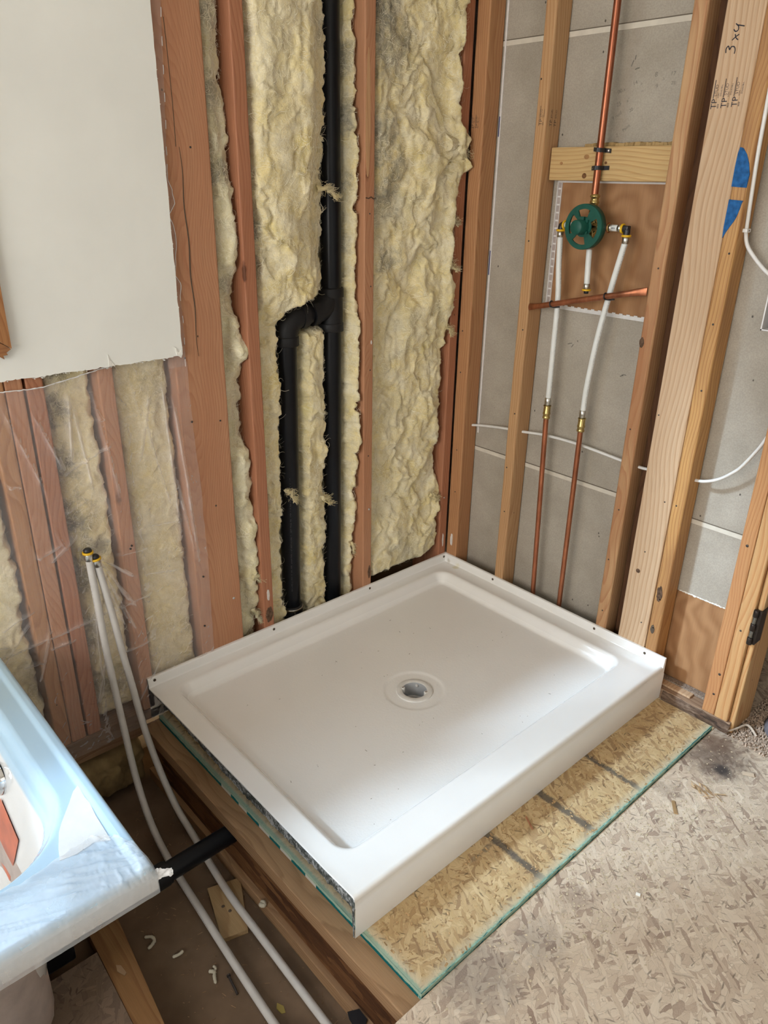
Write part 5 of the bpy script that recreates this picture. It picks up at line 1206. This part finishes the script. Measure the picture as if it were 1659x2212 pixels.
# clear film along the front rim, wrinkled, and a white flap of it
def yfilm(x): return x
fx = np.linspace(0, 1, 60); fy = np.linspace(0, 1, 260); A_, Bf = np.meshgrid(fx, fy, indexing='ij')
Yf = -2.1 + Bf * (TY1 + .001 + 2.1)
x0 = np.interp(Yf, [-2.1, -1.7817, -1.7474, -1.6996, -1.6669, -1.6296, -1.5975, -1.58, -1.57], [.700, .716, .720, .711, .706, .700, .727, .770, .815]) + .003 * fbm(Yf * 60, 0, 0, 51, 3)
S = A_ * (TX1 - x0 + .058); Xf = np.minimum(x0 + S, TX1 + .0022); Zf = np.where(x0 + S <= TX1, 0, -(x0 + S - TX1))
cre = fbm((Xf - .45 * (Yf + 1.57)) * 70 + 2, Yf * 8, 0, 52, 4, True); cre = np.maximum(0, cre - .25)
cre2 = fbm(Xf * 60, Yf * 55, 0, 54, 3, True); corner = sstep(-1.69, -1.60, Yf)
hF = (.0016 + .0065 * cre + .0045 * corner * np.maximum(0, cre2 - .1)) * np.where(x0 + S <= TX1, 1, .25)
base = tub_z(np.minimum(Xf, TX1), np.minimum(Yf, TY1)); Zf2 = np.where(Zf < 0, TZ - .012 + Zf * .8, np.maximum(base, TZ - .012) + hF); Xf2 = np.where(Zf < 0, Xf + hF * .6, Xf)
M['wrap'] = film_mat('clear_wrapping_film', .26, (.88, .93, .98), .08)
MB().grid(Xf2, Yf, Zf2).build('protective_film', M['wrap'], T_, label='crinkled clear film along the front rim')
b = MB(); rr = random.Random(4)
pts = [(.828, -1.5745, .392), (.834, -1.567, .389), (.838, -1.559, .388), (.839, -1.552, .391), (.834, -1.552, .384), (.831, -1.560, .376), (.829, -1.570, .372), (.8285, -1.5755, .366)]
gu = np.linspace(0, 1, 14); gv_ = np.linspace(0, 1, 14); GA, GB = np.meshgrid(gu, gv_, indexing='ij')
MB().grid(.826 + .012 * GA + .003 * fbm(GA * 6, GB * 6, 0, 3, 3), -1.576 + .026 * GA + .003 * fbm(GA * 6, GB * 6, 4, 3, 3), .395 - .006 * GA - .030 * GB * (1 - .5 * GA) + .003 * fbm(GA * 7, GB * 7, 8, 3, 3)).build('film_tail', plain('white_crinkled_film', (.72, .74, .76), .25), T_)
TRI = [(.5676, -1.5962), (.5779, -1.6136), (.601, -1.6329), (.637, -1.6683), (.6543, -1.6803), (.690, -1.692), (.7145, -1.6985), (.712, -1.660), (.7051, -1.6283), (.72, -1.603), (.66, -1.5985), (.6236, -1.5947), (.6049, -1.5968)]
TRI = [(.5676, -1.5990), (.5779, -1.6120), (.601, -1.6280), (.637, -1.6550), (.6543, -1.6660), (.690, -1.6800), (.7145, -1.6870), (.720, -1.660), (.7151, -1.6283), (.73, -1.606), (.66, -1.6035), (.6236, -1.5995), (.6049, -1.6010)]
MB().prism(TRI, TZ + .0003, TZ + .0014, 'xy').build('white_film_patch', plain('white_film_patch', (.70, .73, .74), .18, 0, .5, .4, .04, 40, .1), T_, label='brighter white triangle of film')
# chrome overflow plate on the basin end wall, orange patch below it
def on_wall(x, z):
    yy_ = np.linspace(-1.62, -1.9, 400); zz_ = tub_z(np.full_like(yy_, x), yy_); return float(np.interp(-z, -zz_, yy_))
M['chrome'] = plain('chrome', (.72, .73, .74), .06, 1.0)
ox, oz = .330, .298; oy = on_wall(ox, oz)
MB().lathe([(0, -.016), (.020, -.016), (.0305, -.011), (.0335, -.004), (.0335, .006)], (ox, oy - .004, oz), 'y', 36).build('overflow_cover', M['chrome'], T_, label='round chrome overflow cover')
sv = []; sf = []
for t in np.linspace(0, 1, 7):
    for u in np.linspace(0, 1, 4):
        a = .3265 + (.2149 - .3265) * t; c = .246 + (.058 - .246) * t; d = .432 + (.3504 - .432) * t; e_ = .2156 + (.044 - .2156) * t
        x, z = a + (d - a) * u, c + (e_ - c) * u; sv.append((x, on_wall(x, z) - .0025, z + .0008))
for i in range(6):
    for k in range(3): sf.append((4 * i + k, 4 * i + k + 1, 4 * i + k + 5, 4 * i + k + 4))
MB().add(sv, sf, True).build('orange_patch', plain('orange_red_patch', (.52, .12, .05), .4, 0, .5, 0, .3, 12), T_, label='orange-red patch on the basin wall')
MB().tube([(.225, -1.622, TZ - .001), (.245, -1.626, TZ - .003), (.262, -1.6285, TZ - .002)], .0008, 6).build('rim_mark', M['hole'], T_)

# ------------------------------------------------------------------ PIT: pipes and debris
wp = thing('waste_pipe', (.442, -1.33, -.11), 'black waste pipe running from the joist to beneath the tub corner', 'pipe')
MB().tube([(.4435, -1.2300, -.0810), (.4435, -1.47, -.0835)], .0242, 24).build('pipe', M['abs'], wp)
MB().tube([(.4435, -1.412, -.083), (.4435, -1.445, -.083)], .0300, 24).build('collar', M['absf'], wp)
MB().tube([(.4435, -1.405, -.083), (.4435, -1.415, -.083)], .0282, 24).build('collar_lip', M['absf'], wp)
MB().tube([(.4435, -1.44, -.083), (.4435, -1.66, -.086)], .0242, 24).build('far_pipe', M['absf'], wp)
shoe = thing('drain_box', (.47, -1.67, -.14), 'black plastic drain box half hidden under the tub rim', 'drain')
MB().box(.36, .4560, -1.735, -1.640, -.160, -.080, .006).build('box', M['abs'], shoe); MB().box(.36, .4590, -1.735, -1.636, -.082, -.074, .003).build('lip', M['absf'], shoe)
cl = MB().tube([(.395, -1.5285, -.150), (.402, -1.516, -.150), (.408, -1.512, -.150)], [.008, .007, .004], 10).build('pipe_clip', M['black']); tag(cl, 'small black clip on the lumber under the tub rim', 'clip')
def pexline(pts, top, d, label, seed, side):
    S = thing('tub_supply_pipe', (pts[-1][0], pts[-1][1], pts[-1][2]), label, 'water pipe')
    P = spline(pts, 10); MB().tube(P, .0092, 18).build('tube', M['pexg'], S)
    dashes(P, .0092, side, .03, .80, M['printgrey'], 'pipe_print', S, seed, .0022)
    a = Vector(pts[0]); u = (a - Vector(pts[1])).normalized()
    MB().tube([a - u * .002, a, a + u * .014, a + u * .016], [.0098, .0106, .0106, .0098], 18).build('crimp_sleeve', M['crimp'], S)
    MB().tube([a + u * .0165, a + u * .0170, a + u * .0215, a + u * .022], [.011, .0135, .0135, .011], 20).build('yellow_ring', M['yellow'], S)
    MB().tube([a + u * .0215, a + u * .0225, a + u * .028, a + u * .031], [.009, .0105, .0095, .006], 18).build('black_plug', M['black'], S)
    return S
pexline([(.032, -1.3345, .570), (.033, -1.3310, .424), (.036, -1.3295, .310), (.050, -1.3290, .2114), (.085, -1.3311, .064), (.130, -1.3350, -.0680), (.210, -1.3430, -.155), (.300, -1.3500, -.186), (.388, -1.3545, -.197), (.519, -1.3635, -.1925), (.600, -1.3680, -.1950), (.78, -1.3750, -.2030), (1.05, -1.385, -.2050)], 0, 0, 'left white pipe with yellow ring, leaning on plastic and crossing the pit', 21, (.2, -.9, .4))
pexline([(.032, -1.3165, .548), (.033, -1.3002, .412), (.036, -1.2898, .2923), (.050, -1.2822, .189), (.085, -1.2770, .0514), (.130, -1.2700, -.060), (.205, -1.2670, -.145), (.302, -1.2690, -.178), (.409, -1.2780, -.1895), (.522, -1.2870, -.1925), (.650, -1.2895, -.1960), (.911, -1.2933, -.2050), (1.06, -1.295, -.2050)], 0, 0, 'right white pipe with yellow ring, leaning on plastic and crossing the pit', 22, (.5, .8, .5))
FZ = -.215
ps = MB().prism([(.452, -1.3150), (.4780, -1.2360), (.6160, -1.3000), (.5980, -1.3600)], FZ + .0003, FZ + .0125, 'xy').build('plywood_scrap', M['scrap']); tag(ps, 'small plywood offcut with two holes beneath the white pipes', 'scrap')
for x, y in ((.523, -1.312), (.5450, -1.306)): MB().lathe([(0, .0004), (.0038, .0004), (.0042, 0)], (x, y, FZ + .0127), 'z', 12).build('hole', M['hole'], ps)
l2 = MB().prism([(.335, -1.5920), (.335, -1.5210), (.3667, -1.5230), (.76, -1.5640), (.76, -1.6105)], FZ + .0003, FZ + .045, 'xy').build('lumber_offcut', M['lumber']); tag(l2, 'brown length of lumber lying under the tub rim', 'lumber')
bdm = osb('dirty_board', [(.16, .11, .08), (.23, .165, .12), (.28, .205, .15), (.20, .14, .10)], 6, .8, (.25, .19, .14), .5)
bb = MB().prism([(.460, -1.5985), (.80, -1.6130), (.80, -2.2), (.460, -2.2)], FZ + .0003, FZ + .043, 'xy').build('base_board', bdm); tag(bb, 'dirty tan board under the tub body, beside brown lumber', 'board')
def foam(pts, r, label, cat='foam blob', mat=None):
    rr = random.Random(len(label)); P = spline(pts, 6); b = MB().tube(P, [r * (.8 + .3 * rr.random()) * (1 if 0 < i < len(P) - 1 else .5) for i in range(len(P))], 10)
    o = b.build('foam_blob', mat or M['foam']); tag(o, label, cat); return o
M['foam'] = plain('cream_foam', (.50, .46, .36), .8, 0, .2, 0, .1, 100, .2)
def pf(pts, z=FZ + .0045): return [(x, y, z) for x, y in pts]
foam(pf([(.467, -1.492), (.477, -1.479), (.490, -1.478), (.497, -1.488), (.500, -1.499)]), .0042, 'hook shaped cream foam bead beside the lumber', )
foam(pf([(.556, -1.4660), (.560, -1.4500), (.558, -1.440)]), .0042, 'short curved cream foam bead on the pit floor')
foam(pf([(.641, -1.4205), (.650, -1.4120), (.660, -1.4170), (.676, -1.4230)]), .0042, 'forked cream foam bead near the bolt on the pit floor')
foam(pf([(.636, -1.4060), (.645, -1.4055), (.650, -1.4120)]), .0036, 'small cream foam prong touching the forked bead')
foam([(.592, -1.2470, -.1745), (.600, -1.2420, -.1745), (.607, -1.2450, -.1745), (.603, -1.2500, -.1748), (.595, -1.2520, -.1750)], .0055, 'curled cream foam lump on the joist flange')
foam([(.700, -1.640, FZ + .047), (.740, -1.655, FZ + .047)], .006, 'pale crust of foam on the dirty board', mat=plain('pale_crust', (.48, .42, .28), .9))
bo = thing('bolt', (.70, -1.405, FZ), 'thin dark bolt lying on the pit floor beside forked foam', 'bolt')
MB().tube([(.680, -1.3920, FZ + .0034), (.7280, -1.3990, FZ + .0030)], .0026, 10).build('shank', M['nail'], bo); MB().tube([(.6775, -1.3915, FZ + .0048), (.6815, -1.3922, FZ + .0048)], .0046, 8).build('head', M['nail'], bo)
def chip(name, poly, z, h, mat, label, cat):
    o = MB().prism(poly, z, z + h, 'xy').build(name, mat); tag(o, label, cat); return o
bsc = chip('rubber_scrap', [(.936, -1.2560), (.948, -1.2330), (.975, -1.2340), (.985, -1.2480), (.970, -1.2640), (.950, -1.2620)], -.1778, .003, M['black'], 'black rubber scrap on the lower joist flange', 'scrap')
chip('leaf', [(.772, -1.452), (.790, -1.4440), (.815, -1.4480), (.828, -1.4560), (.812, -1.4580), (.79, -1.4570)], FZ + .0003, .0015, plain('dry_leaf', (.19, .15, .09), .8), 'grey-brown dry leaf shaped flake on pit floor', 'leaf')
chip('leaf', [(.800, -1.3440), (.815, -1.3370), (.830, -1.3420), (.826, -1.3500), (.81, -1.352)], FZ + .0003, .0012, plain('yellow_leaf', (.32, .24, .06), .8), 'yellowish flake between the white pipes on pit floor', 'leaf')
chip('wood_chip', [(.520, -1.580), (.528, -1.5720), (.552, -1.5700), (.556, -1.5760), (.536, -1.5840)], FZ + .0453, .0015, plain('wood_chip', (.42, .28, .16), .8), 'pale wood chip lying on the brown lumber', 'wood chip')
b = MB()
for i in range(420):
    x, y = random.uniform(.08, 1.05), random.uniform(-1.56, -1.248); a = random.uniform(0, 6.3); l = random.choice((.002, .003, .004, .008, .012)) ; 
    if .33 < x < .77 and y < -1.51: continue
    b.box(-l / 2, l / 2, -.0007, .0007, 0, .0006); M_ = Matrix.Translation((x, y, FZ + .0004)) @ Matrix.Rotation(a, 4, 'Z')
    for k in range(8): b.v[-8 + k] = tuple(M_ @ Vector(b.v[-8 + k]))
dbs = b.build('sawdust_splinters', plain('brown_splinters', (.25, .16, .09), .9, 0, .1, 0, .5, 20)); tag(dbs, 'splinters and sawdust scattered on the dark pit floor', 'debris', None, 'stuff')

# ------------------------------------------------------------------ FLOOR DEBRIS at the right
b = MB(); b2 = MB(); b3 = MB()
def flake(bb, x, y, z, l, w, a, tilt=0):
    k0 = len(bb.v); bb.add([(-l / 2, -w / 2, 0), (l / 2, -w * .4, 0), (l / 2 * .9, w / 2, tilt), (-l / 2, w * .45, tilt), ], [(0, 1, 2, 3)])
    M_ = Matrix.Translation((x, y, z)) @ Matrix.Rotation(a, 4, 'Z')
    for k in range(k0, len(bb.v)): bb.v[k] = tuple(M_ @ Vector(bb.v[k]))
rr = random.Random(9)
for i in range(3800):
    q = rr.random()
    if q < .35: x, y = rr.gauss(1.20, .09), rr.gauss(-.55, .20)
    elif q < .6: x, y = rr.gauss(1.27, .10), rr.gauss(-.33, .12)
    elif q < .75: x, y = rr.gauss(1.18, .06), rr.gauss(-.80, .16)
    else: x, y = rr.uniform(1.10, 1.75), rr.uniform(-1.5, .02)
    if x < 1.099 or y > -.005: continue
    l = rr.choice((.0012, .0016, .002, .003, .005)); flake(b, x, y, -.0076 + rr.random() * .0008, l, l * rr.uniform(.3, .9), rr.uniform(0, 6.3), .0006)
o = b.build('sawdust', plain('pale_sawdust', (.60, .50, .35), .9, 0, .1, 0, .2, 300)); tag(o, 'pale sawdust sprinkled over the old floor boards', 'sawdust', None, 'stuff')
for i in range(1500):
    x, y = rr.uniform(.925, 1.086), rr.uniform(-1.18, -.02); l = rr.choice((.0012, .002, .003, .006, .010)); flake(b2, x, y, .0006, l, l * rr.uniform(.12, .6), rr.uniform(0, 6.3), .0006)
o = b2.build('sawdust', plain('tan_shavings', (.46, .31, .16), .9, 0, .1, 0, .45, 200)); tag(o, 'brown shavings on the yellow board in front of the pan', 'sawdust', None, 'stuff')
for i in range(26):
    x, y = rr.gauss(1.185, .018), rr.gauss(-.262, .010); flake(b3, x, y, -.006 + rr.random() * .006, rr.uniform(.012, .030), rr.uniform(.002, .006), rr.gauss(2.9, .5), rr.uniform(0, .003))
o = b3.build('wood_shavings', plain('curly_shavings', (.66, .47, .27), .8, 0, .2, 0, .25, 60)); tag(o, 'small heap of pale wood shavings on floor near the door post', 'shavings', None, 'stuff')
for (x, y, l, w, a, c, lb) in ((1.172, -.375, .045, .010, 2.2, (.42, .27, .13), 'narrow splinter of wood lying just beyond the shavings heap'),
                               (1.245, -.115, .030, .012, .5, (.56, .44, .32), 'pale square wood chip on the stained floor'),
                               (1.2480, -.675, .010, .006, .4, (.78, .76, .70), 'white fleck of plaster on the old floor')):
    bb = MB(); flake(bb, x, y, -.0068, l, w, a, .002); bb.v += [(p[0], p[1], p[2] + .0016) for p in bb.v[:4]]; bb.f += [(4, 5, 6, 7), (0, 1, 5, 4), (1, 2, 6, 5), (2, 3, 7, 6), (3, 0, 4, 7)]; bb.sm += [False] * 5
    o = bb.build('wood_chip', plain('chip_' + lb[:6].strip(), c, .8)); tag(o, lb, 'wood chip')
sl = MB().box(.945, .985, -.7035, -.7000, .0012, .0038, .0006).build('wood_splinter', M['fir2']); sl.rotation_euler = (0, 0, -.5); tag(sl, 'reddish splinter on the yellow board close to the pan front', 'splinter')
# carpet beyond the door post, with a torn backing strip
rr2 = np.random.default_rng(5); n = 5200
b = MB()
n = 7000; cx1 = rr2.uniform(1.135, 1.42, n); cy1 = rr2.uniform(-.06, .50, n); keep = cy1 > -.01 - .05 * (cx1 - 1.145) + .02 * rr2.random(n)
vs_ = []; fs = []
for x, y in zip(cx1[keep], cy1[keep]):
    a = rr2.uniform(0, 6.28); l = rr2.uniform(.006, .011); k0 = len(vs_); dx, dy = math.cos(a), math.sin(a); w = .0016
    for t, h in ((0, .0), (.35, .006), (.7, .0085), (1, .006)):
        p = (x + dx * l * (t - .5), y + dy * l * (t - .5), -.008 + h); vs_ += [(p[0] - dy * w, p[1] + dx * w, p[2]), (p[0] + dy * w, p[1] - dx * w, p[2])]
    fs += [(k0, k0 + 1, k0 + 3, k0 + 2), (k0 + 2, k0 + 3, k0 + 5, k0 + 4), (k0 + 4, k0 + 5, k0 + 7, k0 + 6)]
b.add(vs_, fs, True)
cp = b.build('carpet', plain('beige_carpet', (.50, .38, .29), .95, 0, .05, 0, .35, 150)); tag(cp, 'beige pile carpet beyond the door post', 'carpet', None, 'stuff')
b = MB().box(.85, 1.046, .046, .068, .031, .040)
o = b.build('wall_cavity_dust', plain('grey_carpet_dust', (.27, .215, .17), .95, 0, .1, 0, .5, 260, .6)); tag(o, 'grey fibrous dust on the plate behind the orange stud', 'dust', None, 'stuff')
P = spline([(1.1150, -.0030, .002), (1.1300, .000, .0035), (1.1475, .022, .012), (1.1600, .052, .016), (1.1750, .055, .010), (1.195, .045, .001)], 8)
st = MB().tube(P, [.0075, .007, .006, .0045] + [.0035] * (len(P) - 4), 10, flat=.35).build('carpet_strip', plain('frayed_tan_strip', (.50, .42, .34), .9, 0, .1, 0, .2, 90)); tag(st, 'frayed tan strip lying at the foot of the door post', 'strip')
sh = thing('shoe', (1.215, .13, -.004), 'grey rounded shoe tip on carpet at right edge of photo', 'shoe')
bm = bmesh.new(); bmesh.ops.create_uvsphere(bm, u_segments=24, v_segments=14, radius=1)
for v in bm.verts: 
    z = v.co.z; v.co = Vector((1.232 + .048 * v.co.x, .145 + .075 * v.co.y, -.002 + .042 * max(z, -.05) + (.012 if v.co.x > .3 else 0) * max(z, 0)))
MB().frombm(bm, True).build('upper', plain('grey_fabric', (.16, .15, .165), .9, 0, .1, 0, .2, 120, .3), sh)
MB().lathe([(0, 0), (.048, 0), (.051, .004), (.050, .010), (0, .010)], (1.232, .140, -.004), 'z', 28).build('sole', plain('dark_sole', (.07, .07, .075), .7), sh)
bg = MB(); GA, GB = np.meshgrid(np.linspace(0, 1, 50), np.linspace(0, 1, 50), indexing='ij')
bg.grid(1.165 + .26 * GA + .02 * fbm(GA * 4, GB * 4, 0, 3, 3), .20 + .14 * GB + .05 * fbm(GA * 5, GB * 5, 2, 4, 3), .002 + (.20 * np.sin(math.pi * np.clip(GB, .02, .98)) ** .5) * (.65 + .35 * fbm(GA * 3, GB * 3, 5, 5, 3)) * np.sin(math.pi * np.clip(.2 + .8 * GA, 0, 1)) ** .4)
o = bg.build('plastic_bag', film_mat('clear_bag_film', .30, (.62, .56, .52), .2)); tag(o, 'crumpled clear plastic bag on the carpet beyond the door post', 'bag')
bt = MB().lathe([(0, 0), (.022, 0), (.024, .004), (.024, .07), (.020, .085), (.012, .095), (.012, .11), (0, .11)], (1.335, .47, -.002), 'z', 24).build('blue_container', plain('deep_blue_plastic', (.03, .06, .40), .35)); tag(bt, 'deep blue container standing beyond the door post', 'container')

# repeats of one kind share a group phrase
GROUPS = {'insulation_batt': 'insulation batts between the studs', 'pipe_strap': 'black straps on the copper riser', 'pipe_tie': 'black ties on the copper cross bar',
          'water_supply_line': 'water lines rising to the shower valve', 'tub_supply_pipe': 'white pipes leaning on the plastic', 'foam_blob': 'foam beads in the pit',
          'door_post_board': 'boards of the door post', 'electrical_cable': 'white cables on the grey wall', 'corner_bead': 'white bead strips around the plywood patch', 'leaf': 'flakes on the pit floor'}
for o in list(bpy.data.objects):
    if o.parent is None and 'label' in o:
        k = o.name.split('.')[0]
        if k in GROUPS: o['group'] = GROUPS[k]
        elif k == 'wall_stud': o['group'] = 'studs of the insulated left wall' if o.location.x < 0 else 'studs of the grey right wall'
for o in bpy.data.objects:
    if '_base' in o: del o['_base']
